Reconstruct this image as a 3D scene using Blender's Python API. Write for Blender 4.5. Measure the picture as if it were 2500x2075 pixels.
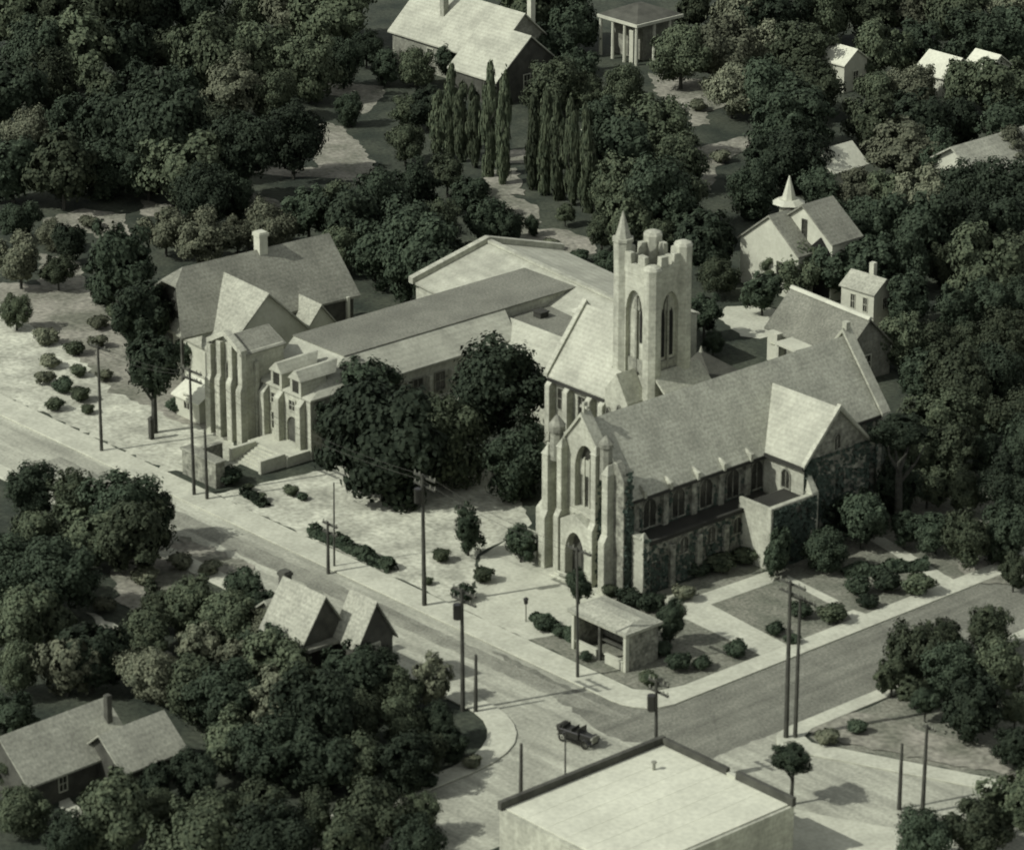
import bpy, math, random
import numpy as np
from mathutils import Vector, Matrix
random.seed(7)
for o in list(bpy.data.objects): bpy.data.objects.remove(o)
scn = bpy.context.scene
COL = scn.collection

# ------------------------------------------------------------------ camera
F, CX, CY = 9350.0, 1250.0, 1037.5            # focal length and centre in photograph pixels
TH, AZ, CH = math.radians(21.26), math.radians(48.3), 125.0
CAM = Vector((190.629, -182.779, CH))
def w2(r, d, z): return Vector((math.cos(AZ)*r - math.sin(AZ)*d, math.sin(AZ)*r + math.cos(AZ)*d, z))
FW, RT, UP = w2(0, math.cos(TH), -math.sin(TH)), w2(1, 0, 0), w2(0, math.sin(TH), math.cos(TH))
cd = bpy.data.cameras.new('camera'); cam = bpy.data.objects.new('camera', cd); COL.objects.link(cam)
cd.sensor_width = 36; cd.sensor_fit = 'HORIZONTAL'; cd.lens = F/2500*36; cd.clip_start = 1; cd.clip_end = 6000
R = Matrix((RT, UP, -FW)).transposed().to_4x4(); R.translation = CAM; cam.matrix_world = R
cd.dof.use_dof = True; cd.dof.focus_distance = 1500; cd.dof.aperture_fstop = 0.72     # the old lens is a little soft everywhere
scn.camera = cam
# ------------------------------------------------------------------ sky, sun, exposure
SUN_EL = math.radians(41)
SD = Vector((0.33, 0.944, 0)).normalized()     # the way the light travels over the ground
world = bpy.data.worlds.new('World'); scn.world = world; world.use_nodes = True
wn, wl = world.node_tree.nodes, world.node_tree.links
sky = wn.new('ShaderNodeTexSky'); sky.sky_type = 'NISHITA'; sky.sun_disc = False
sky.sun_elevation = SUN_EL; sky.sun_rotation = math.atan2(-SD.x, -SD.y)
hs = wn.new('ShaderNodeHueSaturation'); hs.inputs['Saturation'].default_value = 0.12   # the print is toned, without blue
bg = wn['Background']; bg.inputs['Strength'].default_value = 0.11
wl.new(sky.outputs[0], hs.inputs['Color']); wl.new(hs.outputs[0], bg.inputs['Color'])
sl = bpy.data.lights.new('sun', 'SUN'); sl.energy = 3.2; sl.angle = math.radians(0.5); sl.color = (1.0, 0.99, 0.96)
sun = bpy.data.objects.new('sun', sl); COL.objects.link(sun)
sdir = Vector((SD.x*math.cos(SUN_EL), SD.y*math.cos(SUN_EL), -math.sin(SUN_EL)))
sun.rotation_euler = sdir.to_track_quat('-Z', 'Y').to_euler(); sun.location = (-60, -60, 150)
vs = scn.view_settings; vs.view_transform = 'Standard'; vs.look = 'None'; vs.exposure = 0.33; vs.gamma = 1.0; vs.use_curve_mapping = False

def at(px, py, z=0.0):
    """photograph pixel -> place at height z"""
    v = FW + RT*((px-CX)/F) - UP*((py-CY)/F)
    return CAM + v*((z-CH)/v.z)
def s21(x, y, z=0.0): return at(x*1.190476, y*1.190476, z)
def px_per_m(p): return F/((p-CAM).dot(FW))

# ------------------------------------------------------------------ materials
MATS = {}
def tone(c, k=1.0): return (c[0]*k, c[0]*k*1.03, c[0]*k*0.795)
TONE = {'stone': .80, 'pale_tile': .62, 'slate': 1.22, 'concrete': .90, 'white_paint': .70, 'cream_roof': .80, 'stone_dark': .9, 'pale_shingle': .92, 'road': 1.18, 'track_bed': 1.15, 'dry_yard': 1.12, 'gravel_roof': 1.0, 'grey_shingle': 1.25}
def mat(name, c1, c2=None, scale=3.0, rough=0.85, detail=4, bump=0.0, bscale=20, spec=0.25, lo=0.35, hi=0.65, fine=0.0, fscale=9.0):
    m = bpy.data.materials.new(name); m.use_nodes = True; MATS[name] = m
    n, l = m.node_tree.nodes, m.node_tree.links
    b = n['Principled BSDF']; b.inputs['Roughness'].default_value = rough; b.inputs['Specular IOR Level'].default_value = spec
    c2 = c2 or tuple(x*0.8 for x in c1)
    if 'leaf' not in name and name not in ('ground', 'lawn', 'pale_grass'): c1, c2 = tone(c1, TONE.get(name, 1.0)), tone(c2, TONE.get(name, 1.0))
    g = n.new('ShaderNodeNewGeometry')
    nz = n.new('ShaderNodeTexNoise'); nz.inputs['Scale'].default_value = 1.0/scale; nz.inputs['Detail'].default_value = detail
    l.new(g.outputs['Position'], nz.inputs['Vector'])
    r = n.new('ShaderNodeValToRGB'); r.color_ramp.elements[0].position = lo; r.color_ramp.elements[1].position = hi
    r.color_ramp.elements[0].color = (*c2, 1); r.color_ramp.elements[1].color = (*c1, 1)
    l.new(nz.outputs['Fac'], r.inputs['Fac'])
    out = r.outputs['Color']
    if fine:
        nf = n.new('ShaderNodeTexNoise'); nf.inputs['Scale'].default_value = fscale; nf.inputs['Detail'].default_value = 3
        l.new(g.outputs['Position'], nf.inputs['Vector'])
        mr = n.new('ShaderNodeMapRange'); mr.inputs['From Min'].default_value = 0.3; mr.inputs['From Max'].default_value = 0.7
        mr.inputs['To Min'].default_value = 1-fine; mr.inputs['To Max'].default_value = 1+fine
        l.new(nf.outputs['Fac'], mr.inputs['Value'])
        mx = n.new('ShaderNodeVectorMath'); mx.operation = 'SCALE'
        l.new(out, mx.inputs[0]); l.new(mr.outputs[0], mx.inputs['Scale']); out = mx.outputs[0]
    def times(col, fac):
        q = n.new('ShaderNodeVectorMath'); q.operation = 'SCALE'; l.new(col, q.inputs[0]); l.new(fac, q.inputs['Scale']); return q.outputs[0]
    def rng_(src, a0, a1, b0, b1):
        q = n.new('ShaderNodeMapRange'); q.inputs['From Min'].default_value = a0; q.inputs['From Max'].default_value = a1; q.inputs['To Min'].default_value = b0; q.inputs['To Max'].default_value = b1
        l.new(src, q.inputs['Value']); return q.outputs[0]
    if name in ('slate', 'grey_shingle', 'pale_shingle', 'dark_shingle', 'pale_tile'):      # courses of slates and streaks down the slope
        wv = n.new('ShaderNodeTexWave'); wv.bands_direction = 'Z'; wv.inputs['Scale'].default_value = 0.95; wv.inputs['Distortion'].default_value = 0.7; wv.inputs['Detail'].default_value = 2
        l.new(g.outputs['Position'], wv.inputs['Vector']); out = times(out, rng_(wv.outputs['Fac'], 0, 1, .94, 1.04))
        mp = n.new('ShaderNodeMapping'); mp.inputs['Scale'].default_value = (.9, .9, .12); l.new(g.outputs['Position'], mp.inputs['Vector'])
        ns = n.new('ShaderNodeTexNoise'); ns.inputs['Scale'].default_value = 1.0; ns.inputs['Detail'].default_value = 4; l.new(mp.outputs[0], ns.inputs['Vector']); out = times(out, rng_(ns.outputs['Fac'], .3, .7, .90, 1.07))
    if name in ('stone', 'rough_stone', 'stone_dark'):                                        # coursed blocks and rain streaks
        sx = n.new('ShaderNodeSeparateXYZ'); l.new(g.outputs['Position'], sx.inputs[0]); ad = n.new('ShaderNodeMath'); l.new(sx.outputs[0], ad.inputs[0]); l.new(sx.outputs[1], ad.inputs[1])
        cb = n.new('ShaderNodeCombineXYZ'); l.new(ad.outputs[0], cb.inputs[0]); l.new(sx.outputs[2], cb.inputs[1])
        bk = n.new('ShaderNodeTexBrick'); bk.inputs['Scale'].default_value = 1.0; bk.inputs['Brick Width'].default_value = .8; bk.inputs['Row Height'].default_value = .38; bk.inputs['Mortar Size'].default_value = .025; bk.inputs['Mortar Smooth'].default_value = .4
        bk.inputs['Color1'].default_value = (.94, .94, .94, 1); bk.inputs['Color2'].default_value = (1.04, 1.04, 1.04, 1); bk.inputs['Mortar'].default_value = (.84, .84, .84, 1)
        l.new(cb.outputs[0], bk.inputs['Vector']); q = n.new('ShaderNodeVectorMath'); q.operation = 'MULTIPLY'; l.new(out, q.inputs[0]); l.new(bk.outputs['Color'], q.inputs[1]); out = q.outputs[0]
        mp = n.new('ShaderNodeMapping'); mp.inputs['Scale'].default_value = (1.3, 1.3, .14); l.new(g.outputs['Position'], mp.inputs['Vector'])
        ns = n.new('ShaderNodeTexNoise'); ns.inputs['Scale'].default_value = 1.0; ns.inputs['Detail'].default_value = 4; l.new(mp.outputs[0], ns.inputs['Vector']); out = times(out, rng_(ns.outputs['Fac'], .3, .7, .87, 1.08))
    if name in ('road', 'track_bed', 'road_dark'):                                             # wear drawn out along the traffic
        mp = n.new('ShaderNodeMapping'); mp.inputs['Scale'].default_value = (.05, 1.1, 1) if name != 'road_dark' else (1.0, .05, 1); l.new(g.outputs['Position'], mp.inputs['Vector'])
        ns = n.new('ShaderNodeTexNoise'); ns.inputs['Scale'].default_value = 1.0; ns.inputs['Detail'].default_value = 5; l.new(mp.outputs[0], ns.inputs['Vector']); out = times(out, rng_(ns.outputs['Fac'], .3, .7, .74, 1.18))
        vo = n.new('ShaderNodeTexVoronoi'); vo.feature = 'DISTANCE_TO_EDGE'; vo.inputs['Scale'].default_value = .16; l.new(g.outputs['Position'], vo.inputs['Vector']); out = times(out, rng_(vo.outputs['Distance'], .002, .015, .9, 1.0))
    l.new(out, b.inputs['Base Color'])
    if bump:
        nb = n.new('ShaderNodeTexNoise'); nb.inputs['Scale'].default_value = bscale; nb.inputs['Detail'].default_value = 3
        l.new(g.outputs['Position'], nb.inputs['Vector'])
        bp = n.new('ShaderNodeBump'); bp.inputs['Strength'].default_value = bump; bp.inputs['Distance'].default_value = 0.1
        l.new(nb.outputs['Fac'], bp.inputs['Height']); l.new(bp.outputs[0], b.inputs['Normal'])
    return m
def t(v, w=0.80, g=1.0): return (v, v*g, v*w)          # olive toned grey
mat('ground', (0.052, 0.060, 0.040), (0.020, 0.027, 0.018), 5.0, 0.95, 6, 0.6, 3, fine=0.35, fscale=2.5)
mat('lawn', (0.175, 0.178, 0.135), (0.110, 0.118, 0.086), 2.5, 0.95, 6, 0.4, 6, fine=0.36, fscale=3.5)
mat('pale_grass', (0.24, 0.235, 0.185), (0.125, 0.130, 0.095), 4.0, 0.95, 7, 0.4, 4, fine=0.3, fscale=2)
mat('dry_yard', (0.40, 0.395, 0.31), (0.23, 0.23, 0.175), 3.0, 0.95, 7, 0.3, 4, fine=0.28, fscale=2.2)
mat('concrete', (0.47, 0.465, 0.37), (0.38, 0.378, 0.298), 2.5, 0.9, 5, 0.15, 8, fine=0.13, fscale=3)
mat('road', (0.30, 0.298, 0.235), (0.205, 0.205, 0.16), 4.5, 0.9, 6, 0.15, 8, fine=0.2, lo=.3, hi=.7, fscale=3.5)
mat('road_dark', (0.165, 0.165, 0.13), (0.125, 0.127, 0.098), 3.0, 0.9, 6, 0.2, 8, fine=0.3, fscale=4.5)
mat('track_bed', (0.20, 0.20, 0.158), (0.145, 0.146, 0.113), 2.0, 0.9, 6, 0.2, 8, fine=0.28, fscale=4.5)
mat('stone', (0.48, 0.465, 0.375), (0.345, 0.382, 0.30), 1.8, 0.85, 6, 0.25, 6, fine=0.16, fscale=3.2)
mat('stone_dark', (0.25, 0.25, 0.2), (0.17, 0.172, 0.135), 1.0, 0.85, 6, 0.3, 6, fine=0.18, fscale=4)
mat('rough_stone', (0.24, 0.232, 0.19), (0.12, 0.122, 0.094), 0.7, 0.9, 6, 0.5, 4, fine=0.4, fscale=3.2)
mat('slate', (0.30, 0.298, 0.240), (0.235, 0.235, 0.188), 2.2, 0.75, 6, 0.2, 12, fine=0.24, fscale=4.5)
mat('gravel_roof', (0.165, 0.163, 0.132), (0.12, 0.12, 0.096), 3.0, 0.95, 6, 0.3, 12, fine=0.28, fscale=5)
mat('pale_tile', (0.57, 0.55, 0.43), (0.44, 0.455, 0.355), 2.6, 0.8, 5, 0.15, 10, fine=0.13, fscale=4)
mat('grey_shingle', (0.165, 0.163, 0.133), (0.122, 0.121, 0.098), 3.0, 0.9, 6, 0.3, 10, fine=0.24, fscale=4.5)
mat('pale_shingle', (0.33, 0.33, 0.255), (0.25, 0.25, 0.19), 3.0, 0.9, 6, 0.3, 10, fine=0.24, fscale=4.5)
mat('dark_shingle', (0.085, 0.088, 0.07), (0.05, 0.055, 0.042), 2.0, 0.9, 6, 0.3, 10, fine=0.15)
mat('tar', (0.035, 0.04, 0.033), (0.022, 0.028, 0.022), 2.0, 0.9, 4)
mat('white_paint', (0.60, 0.59, 0.48), (0.5, 0.49, 0.4), 2.0, 0.7, 5, 0.05, 8, fine=0.08, fscale=3)
mat('dark_wood', (0.07, 0.075, 0.058), (0.04, 0.045, 0.035), 1.0, 0.85, 5, fine=0.15)
mat('pole_wood', (0.06, 0.066, 0.052), (0.035, 0.04, 0.032), 0.8, 0.9, 5)
mat('bark', (0.06, 0.062, 0.048), (0.03, 0.033, 0.026), 0.5, 0.95, 5, 0.6, 8)
mat('glass', (0.035, 0.045, 0.04), (0.018, 0.025, 0.023), 0.6, 0.25, 3, spec=0.5)
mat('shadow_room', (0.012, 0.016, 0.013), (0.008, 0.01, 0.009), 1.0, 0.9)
mat('car_black', (0.018, 0.022, 0.019), (0.012, 0.015, 0.013), 1.0, 0.35, 3, spec=0.5)
mat('car_cloth', (0.04, 0.042, 0.034), (0.028, 0.03, 0.025), 1.0, 0.9, 3)
mat('metal', (0.2, 0.2, 0.17), (0.15, 0.15, 0.12), 1.0, 0.5, 3)
mat('cream_roof', (0.62, 0.61, 0.47), (0.53, 0.52, 0.405), 4.0, 0.85, 6, 0.1, 6, fine=0.1, fscale=3)
def leaf_mat(name, a, b):
    m = mat(name, a, b, 0.55, 0.8, 3, spec=0.08, lo=0.3, hi=0.7)
    n, l = m.node_tree.nodes, m.node_tree.links
    bs = n['Principled BSDF']; src = bs.inputs['Base Color'].links[0].from_socket
    oi = n.new('ShaderNodeObjectInfo'); mr = n.new('ShaderNodeMapRange'); mr.inputs['To Min'].default_value = 0.6; mr.inputs['To Max'].default_value = 1.5
    l.new(oi.outputs['Random'], mr.inputs['Value'])
    sc = n.new('ShaderNodeVectorMath'); sc.operation = 'SCALE'; l.new(src, sc.inputs[0]); l.new(mr.outputs[0], sc.inputs['Scale'])
    l.new(sc.outputs[0], bs.inputs['Base Color'])
    return m
leaf_mat('leaf_dark', (0.043, 0.057, 0.035), (0.015, 0.023, 0.014))
leaf_mat('leaf', (0.072, 0.086, 0.050), (0.027, 0.037, 0.022))
leaf_mat('leaf_light', (0.132, 0.140, 0.090), (0.053, 0.062, 0.040))
leaf_mat('ivy_leaf', (0.072, 0.096, 0.072), (0.036, 0.052, 0.040))

# ------------------------------------------------------------------ building blocks
LABELS = {}
def tag(o, label, cat, group=None, kind=None):
    if label in LABELS and not group: print('DUPLICATE LABEL', label)
    LABELS[label] = 1
    o['label'] = label; o['category'] = cat
    if group: o['group'] = group
    if kind: o['kind'] = kind
    return o
def thing(name, label, cat, loc=(0, 0, 0), rz=0.0, group=None):
    o = bpy.data.objects.new(name, None); o.empty_display_size = 0.5; COL.objects.link(o)
    o.location = loc; o.rotation_euler = (0, 0, rz)
    return tag(o, label, cat, group)
class MB:
    def __init__(s): s.v = []; s.f = []
    def add(s, vs, fs):
        b = len(s.v); s.v += [tuple(x) for x in vs]; s.f += [tuple(b+i for i in f) for f in fs]; return s
    def box(s, x0, x1, y0, y1, z0, z1):
        x0, x1 = sorted((x0, x1)); y0, y1 = sorted((y0, y1)); z0, z1 = sorted((z0, z1))
        return s.add([(x0,y0,z0),(x1,y0,z0),(x1,y1,z0),(x0,y1,z0),(x0,y0,z1),(x1,y0,z1),(x1,y1,z1),(x0,y1,z1)],
                     [(0,3,2,1),(4,5,6,7),(0,1,5,4),(1,2,6,5),(2,3,7,6),(3,0,4,7)])
    def loft(s, a, b):
        n = len(a); return s.add(list(a)+list(b), [tuple(range(n))[::-1], tuple(range(n, 2*n))]+[(i, (i+1) % n, n+(i+1) % n, n+i) for i in range(n)])
    def slab(s, pts, th):           # roof plane with thickness measured straight down
        return s.loft([(p[0], p[1], p[2]-th) for p in pts], pts)
    def ext(s, uv, d0, d1, mp):     # outline on a wall plane, pushed from depth d0 to d1
        return s.loft([mp(u, z, d0) for u, z in uv], [mp(u, z, d1) for u, z in uv])
    def tube(s, p0, p1, r0, r1, n=8):
        p0, p1 = Vector(p0), Vector(p1); d = (p1-p0).normalized(); a = d.orthogonal().normalized(); b = d.cross(a)
        c = lambda p, r: [tuple(p+(a*math.cos(2*math.pi*i/n)+b*math.sin(2*math.pi*i/n))*r) for i in range(n)]
        return s.loft(c(p0, r0), c(p1, max(r1, 0.004)))
    def octa(s, x, y, z0, z1, r0, r1, n=8):
        c = lambda z, r: [(x+math.cos(2*math.pi*(i+.5)/n)*r, y+math.sin(2*math.pi*(i+.5)/n)*r, z) for i in range(n)]
        return s.loft(c(z0, r0), c(z1, max(r1, 0.01)))
    def build(s, name, m, parent=None, bevel=0.0, label=None):
        me = bpy.data.meshes.new(name); me.from_pydata(s.v, [], s.f)
        o = bpy.data.objects.new(name, me); COL.objects.link(o)
        import bmesh
        bm = bmesh.new(); bm.from_mesh(me); bmesh.ops.recalc_face_normals(bm, faces=bm.faces[:]); bm.to_mesh(me); bm.free()
        me.materials.append(MATS[m]); o.parent = parent
        if bevel:
            md = o.modifiers.new('bevel', 'BEVEL'); md.width = bevel; md.segments = 1; md.limit_method = 'ANGLE'
        if label: o['label'] = label
        return o
def face(kind, c):
    return {'-Y': lambda u, z, d: (u, c-d, z), '+Y': lambda u, z, d: (u, c+d, z), '+X': lambda u, z, d: (c+d, u, z), '-X': lambda u, z, d: (c-d, u, z)}[kind]
def arch(u, w, z0, zs, za, n=7):    # outline of a pointed opening, counter-clockwise from lower left
    pts = [(u-w/2, z0), (u+w/2, z0)]
    for i in range(n+1):
        k = i/n; pts.append((u+w/2*(1-k**1.35*0+0)*(1-(k**1.5)), zs+(za-zs)*math.sin(k*math.pi/2)))
    for i in range(n, -1, -1)[1:] if False else range(n-1, -1, -1):
        k = i/n; pts.append((u-w/2*(1-k**1.5), zs+(za-zs)*math.sin(k*math.pi/2)))
    return pts
def arch_top(u, w, zs, za, x):
    q = abs(x-u)/(w/2); q = min(q, 1); k = (1-q)**(1/1.5); return zs+(za-zs)*math.sin(k*math.pi/2)
def arch_wall(mb, mp, u0, u1, z0, top, u, w, sill, zs, za, d0, d1, n=14):
    """wall with a real pointed opening; top is a function of u"""
    def strip(a, b, lo0, lo1, hi0, hi1): mb.ext([(a, lo0), (b, lo1), (b, hi1), (a, hi0)], d0, d1, mp)
    strip(u0, u-w/2, z0, z0, top(u0), top(u-w/2)); strip(u+w/2, u1, z0, z0, top(u+w/2), top(u1))
    if sill > z0+.01: strip(u-w/2, u+w/2, z0, z0, sill, sill)
    for i in range(n):
        a, b = u-w/2+w*i/n, u-w/2+w*(i+1)/n
        strip(a, b, arch_top(u, w, zs, za, a), arch_top(u, w, zs, za, b), top(a), top(b))
def window(parent, mp, u, z0, w, h, pointed=True, fr='stone', pane='glass', t_=0.10, name='window'):
    zs = z0+h*0.72 if pointed else z0+h
    inner = arch(u, w, z0, zs, z0+h) if pointed else [(u-w/2, z0), (u+w/2, z0), (u+w/2, z0+h), (u-w/2, z0+h)]
    outer = arch(u, w+2*t_, z0-t_, zs, z0+h+t_*1.3) if pointed else [(u-w/2-t_, z0-t_), (u+w/2+t_, z0-t_), (u+w/2+t_, z0+h+t_), (u-w/2-t_, z0+h+t_)]
    mb = MB(); n = len(inner)
    for i in range(n):
        j = (i+1) % n; mb.ext([inner[i], outer[i], outer[j], inner[j]], -0.02, 0.10, mp)
    mb.ext([(u-0.03, z0), (u+0.03, z0), (u+0.03, z0+h*0.93), (u-0.03, z0+h*0.93)], 0.02, 0.06, mp)
    if not pointed: mb.ext([(u-w/2, z0+h*.5-.03), (u+w/2, z0+h*.5-.03), (u+w/2, z0+h*.5+.03), (u-w/2, z0+h*.5+.03)], 0.02, 0.055, mp)
    f = mb.build(name, fr, parent)
    MB().ext(inner, -0.01, 0.025, mp).build('pane', pane, f)
    return f
def gable_roof(parent, ax, x0, x1, y0, y1, ze, zr, oh=0.35, th=0.18, m='grey_shingle', wall='white_paint', z0=0.0, wallname='wall', roofname='roof'):
    """walls up to a gable and two roof slabs; ax = direction of the ridge"""
    w = MB()
    if ax == 'Y':
        c = (x0+x1)/2; sl = (zr-ze)/((x1-x0)/2)
        out = [(x0, z0), (x1, z0), (x1, ze-th-.02), (c, zr-th-.02), (x0, ze-th-.02)]
        w.loft([(u, y0, z) for u, z in out], [(u, y1, z) for u, z in out])
        r = MB(); e = ze-sl*oh
        r.slab([(x0-oh, y0-oh, e), (c, y0-oh, zr), (c, y1+oh, zr), (x0-oh, y1+oh, e)], th)
        r.slab([(x1+oh, y0-oh, e), (x1+oh, y1+oh, e), (c, y1+oh, zr), (c, y0-oh, zr)], th)
    else:
        c = (y0+y1)/2; sl = (zr-ze)/((y1-y0)/2)
        out = [(y0, z0), (y1, z0), (y1, ze-th-.02), (c, zr-th-.02), (y0, ze-th-.02)]
        w.loft([(x0, u, z) for u, z in out], [(x1, u, z) for u, z in out])
        r = MB(); e = ze-sl*oh
        r.slab([(x0-oh, y0-oh, e), (x1+oh, y0-oh, e), (x1+oh, c, zr), (x0-oh, c, zr)], th)
        r.slab([(x0-oh, y1+oh, e), (x0-oh, c, zr), (x1+oh, c, zr), (x1+oh, y1+oh, e)], th)
    return w.build(wallname, wall, parent), r.build(roofname, m, parent)
def hip_roof(parent, x0, x1, y0, y1, ze, zr, oh=0.4, th=0.16, m='grey_shingle', wall='white_paint', z0=0.0, ins=None):
    MB().box(x0, x1, y0, y1, z0, ze-.05).build('wall', wall, parent)
    r = MB(); X0, X1, Y0, Y1 = x0-oh, x1+oh, y0-oh, y1+oh
    w, d = X1-X0, Y1-Y0; k = min(w, d)/2 if ins is None else ins
    if d >= w: a, b = (X0+w/2, Y0+k, zr), (X0+w/2, Y1-k, zr)
    else: a, b = (X0+k, Y0+d/2, zr), (X1-k, Y0+d/2, zr)
    c = [(X0, Y0, ze), (X1, Y0, ze), (X1, Y1, ze), (X0, Y1, ze)]
    if d >= w: planes = [[c[0], c[1], a], [c[1], c[2], b, a], [c[2], c[3], b], [c[3], c[0], a, b]]
    else: planes = [[c[0], c[1], b, a], [c[1], c[2], b], [c[2], c[3], a, b], [c[3], c[0], a]]
    for p in planes: r.slab(p, th)
    return r.build('roof', m, parent)

# ------------------------------------------------------------------ setting: ground, roads, pavements
LEVEL = {}
def sheet(name, pts, m, z, rough_edge=0.0, seed=0, label=None):
    pts = [Vector((p[0], p[1], 0)) for p in pts]
    if rough_edge:
        rnd = random.Random(seed or sum(map(ord, name))+int(abs(pts[0].x)*7)); q = []
        for a, b in zip(pts, pts[1:]+pts[:1]):
            L = (b-a).length; n = max(1, int(L/0.7)); nrm = Vector((-(b-a).y, (b-a).x, 0)).normalized()
            for i in range(n):
                q.append(a.lerp(b, i/n)+nrm*rnd.uniform(-rough_edge, rough_edge))
        pts = q
    mb = MB(); n = len(pts)
    mb.v = [(p.x, p.y, z) for p in pts]; mb.f = [tuple(range(n))]
    o = mb.build(name, m); o['kind'] = 'structure'
    me = o.data
    if me.polygons[0].normal.z < 0: me.flip_normals()
    return o
def spx(name, pts, m, z, rough=0.0, f=1.190476): return sheet(name, [at(x*f, y*f) for x, y in pts], m, z, rough, seed=int(pts[0][0]))
g = MB(); g.v = [(-2600, -2600, 0), (2600, -2600, 0), (2600, 2600, 0), (-2600, 2600, 0)]; g.f = [(0, 1, 2, 3)]
g.build('ground', 'ground')['kind'] = 'structure'
sheet('road', [(-260, -8.9), (-7.6, -9.2), (-5.9, -9.3), (-4.3, -9.7), (-2.8, -10.3), (-1.5, -11.2), (-0.4, -12.4), (0.4, -13.9), (0.95, -15.7), (1.25, -18), (1.35, -60), (11, -60), (11, -9.1), (60, 13), (60, 23), (13.6, 2.4), (11.9, 3.4), (11.2, 5.2), (11.2, 200), (2.7, 200), (2.7, 0.6), (1.6, -1.0), (-0.4, -1.9), (-260, -2.2)], 'road', 0.004)
sheet('cross_street', [(2.75, 0.9), (11.1, 1.8), (11.1, 60), (2.75, 60)], 'road_dark', 0.009)
sheet('cross_street', [(3.2, -6.3), (11.0, -3.0), (11.1, 2.6), (2.75, 1.5), (-4, -2.4), (-14, -2.5)], 'road_dark', 0.0085, 0.25)
sheet('track_bed', [(-70, -6.2), (-2, -4.6), (2, -3.2), (2, -2.6), (-4, -3.0), (-70, -4.0)], 'track_bed', 0.013, 0.12)
def pavement(pts, name='pavement', m='concrete', h=0.12):
    mb = MB().loft([(p[0], p[1], 0.002) for p in pts], [(p[0], p[1], h) for p in pts]); o = mb.build(name, m, None, 0.02); o['kind'] = 'structure'; return o
pavement([(-120, -2.2), (-0.9, -1.9), (0.1, -1.75), (1.0, -1.35), (1.8, -0.75), (2.35, 0.1), (2.65, 1.2), (2.7, 120), (1.0, 120), (0.7, 4), (0.1, 1.9), (-1.4, 0.7), (-120, 0.95)])
pavement([(-120, -8.9), (-7.6, -9.1), (-5.9, -9.2), (-4.3, -9.55), (-2.8, -10.2), (-1.5, -11.1), (-0.4, -12.3), (0.4, -13.8), (0.95, -15.6), (1.2, -18), (1.3, -60), (-0.4, -60), (-0.5, -18.5), (-0.8, -16.4), (-1.5, -14.6), (-2.4, -13.3), (-3.6, -12.2), (-5.0, -11.4), (-6.6, -11.0), (-120, -10.7)])
pavement([(11.1, 120), (11.1, 4.6), (11.5, 3.2), (12.4, 2.3), (13.4, 1.8), (60, 22.2), (60, 24.2), (14.2, 4.2), (13.0, 4.6), (12.5, 6), (12.5, 120)])
# church plaza, walks and grass
sheet('plaza', [(-25.2, 12.2), (-16.3, 12.2), (-12.2, 5.2), (-13.6, 0.9), (-24.5, 0.9), (-24.0, 4.5), (-28.6, 9.0), (-30.5, 16), (-26, 16)], 'concrete', 0.030, 0.08)
sheet('church_lawn', [(-10.8, 12.0), (-11, 1.0), (-1.5, 0.9), (0, 2.1), (0.6, 4), (0.9, 62), (-13.5, 62), (-13.5, 12)], 'lawn', 0.022, 0.1)
sheet('church_lawn', [(-16, 1.0), (-11, 1.0), (-10.8, 12), (-15.9, 12)], 'lawn', 0.021, 0.1)
sheet('path', [(-12.3, 13.4), (-9.9, 12.0), (-8.0, 12.9), (0.6, 12.5), (0.6, 15.4), (-8.9, 16.4), (-8.7, 23.2), (-9.6, 24.6), (-10.6, 24.4), (-10.9, 16.6), (-12.4, 16.6)], 'concrete', 0.034)
sheet('path', [(-9.0, 25.2), (-8.0, 24.3), (-2.6, 23.6), (-2.6, 24.6)], 'concrete', 0.031)
sheet('path', [(-0.6, 23.4), (0.9, 22.6), (0.9, 24.4), (-0.6, 24.2)], 'concrete', 0.031)
sheet('path', [(0.9, 33.2), (-9.6, 35.6), (-9.6, 37.0), (0.9, 34.6)], 'concrete', 0.031, 0.06)
sheet('grass_yard', [(-52, 12), (-54, 1.0), (-24.6, 1.0), (-24.2, 4.3), (-29, 9.2), (-31, 17), (-40, 22), (-52, 22)], 'dry_yard', 0.018, 0.2)
sheet('dry_yard', [(-120, 1.0), (-61, 1.0), (-58, 3.5), (-58, 8.5), (-62, 9.5), (-80, 9), (-96, 14), (-120, 13)], 'dry_yard', 0.016, 0.5)
sheet('dry_yard', [(-120, 11), (-98, 10), (-78, 6.5), (-62, 7.5), (-66, 17), (-86, 19), (-100, 30)], 'pale_grass', 0.014, 0.7)
sheet('corner_grass', [(13.2, 4.9), (14.4, 4.6), (60, 24.5), (60, 60), (12.6, 60), (12.6, 6)], 'lawn', 0.010, 0.15)
sheet('bare_lot', [(12.0, -9.6), (11.3, -60), (60, -60), (60, 13.6), (11.2, -8.8)], 'concrete', 0.015, 0.1)
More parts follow.
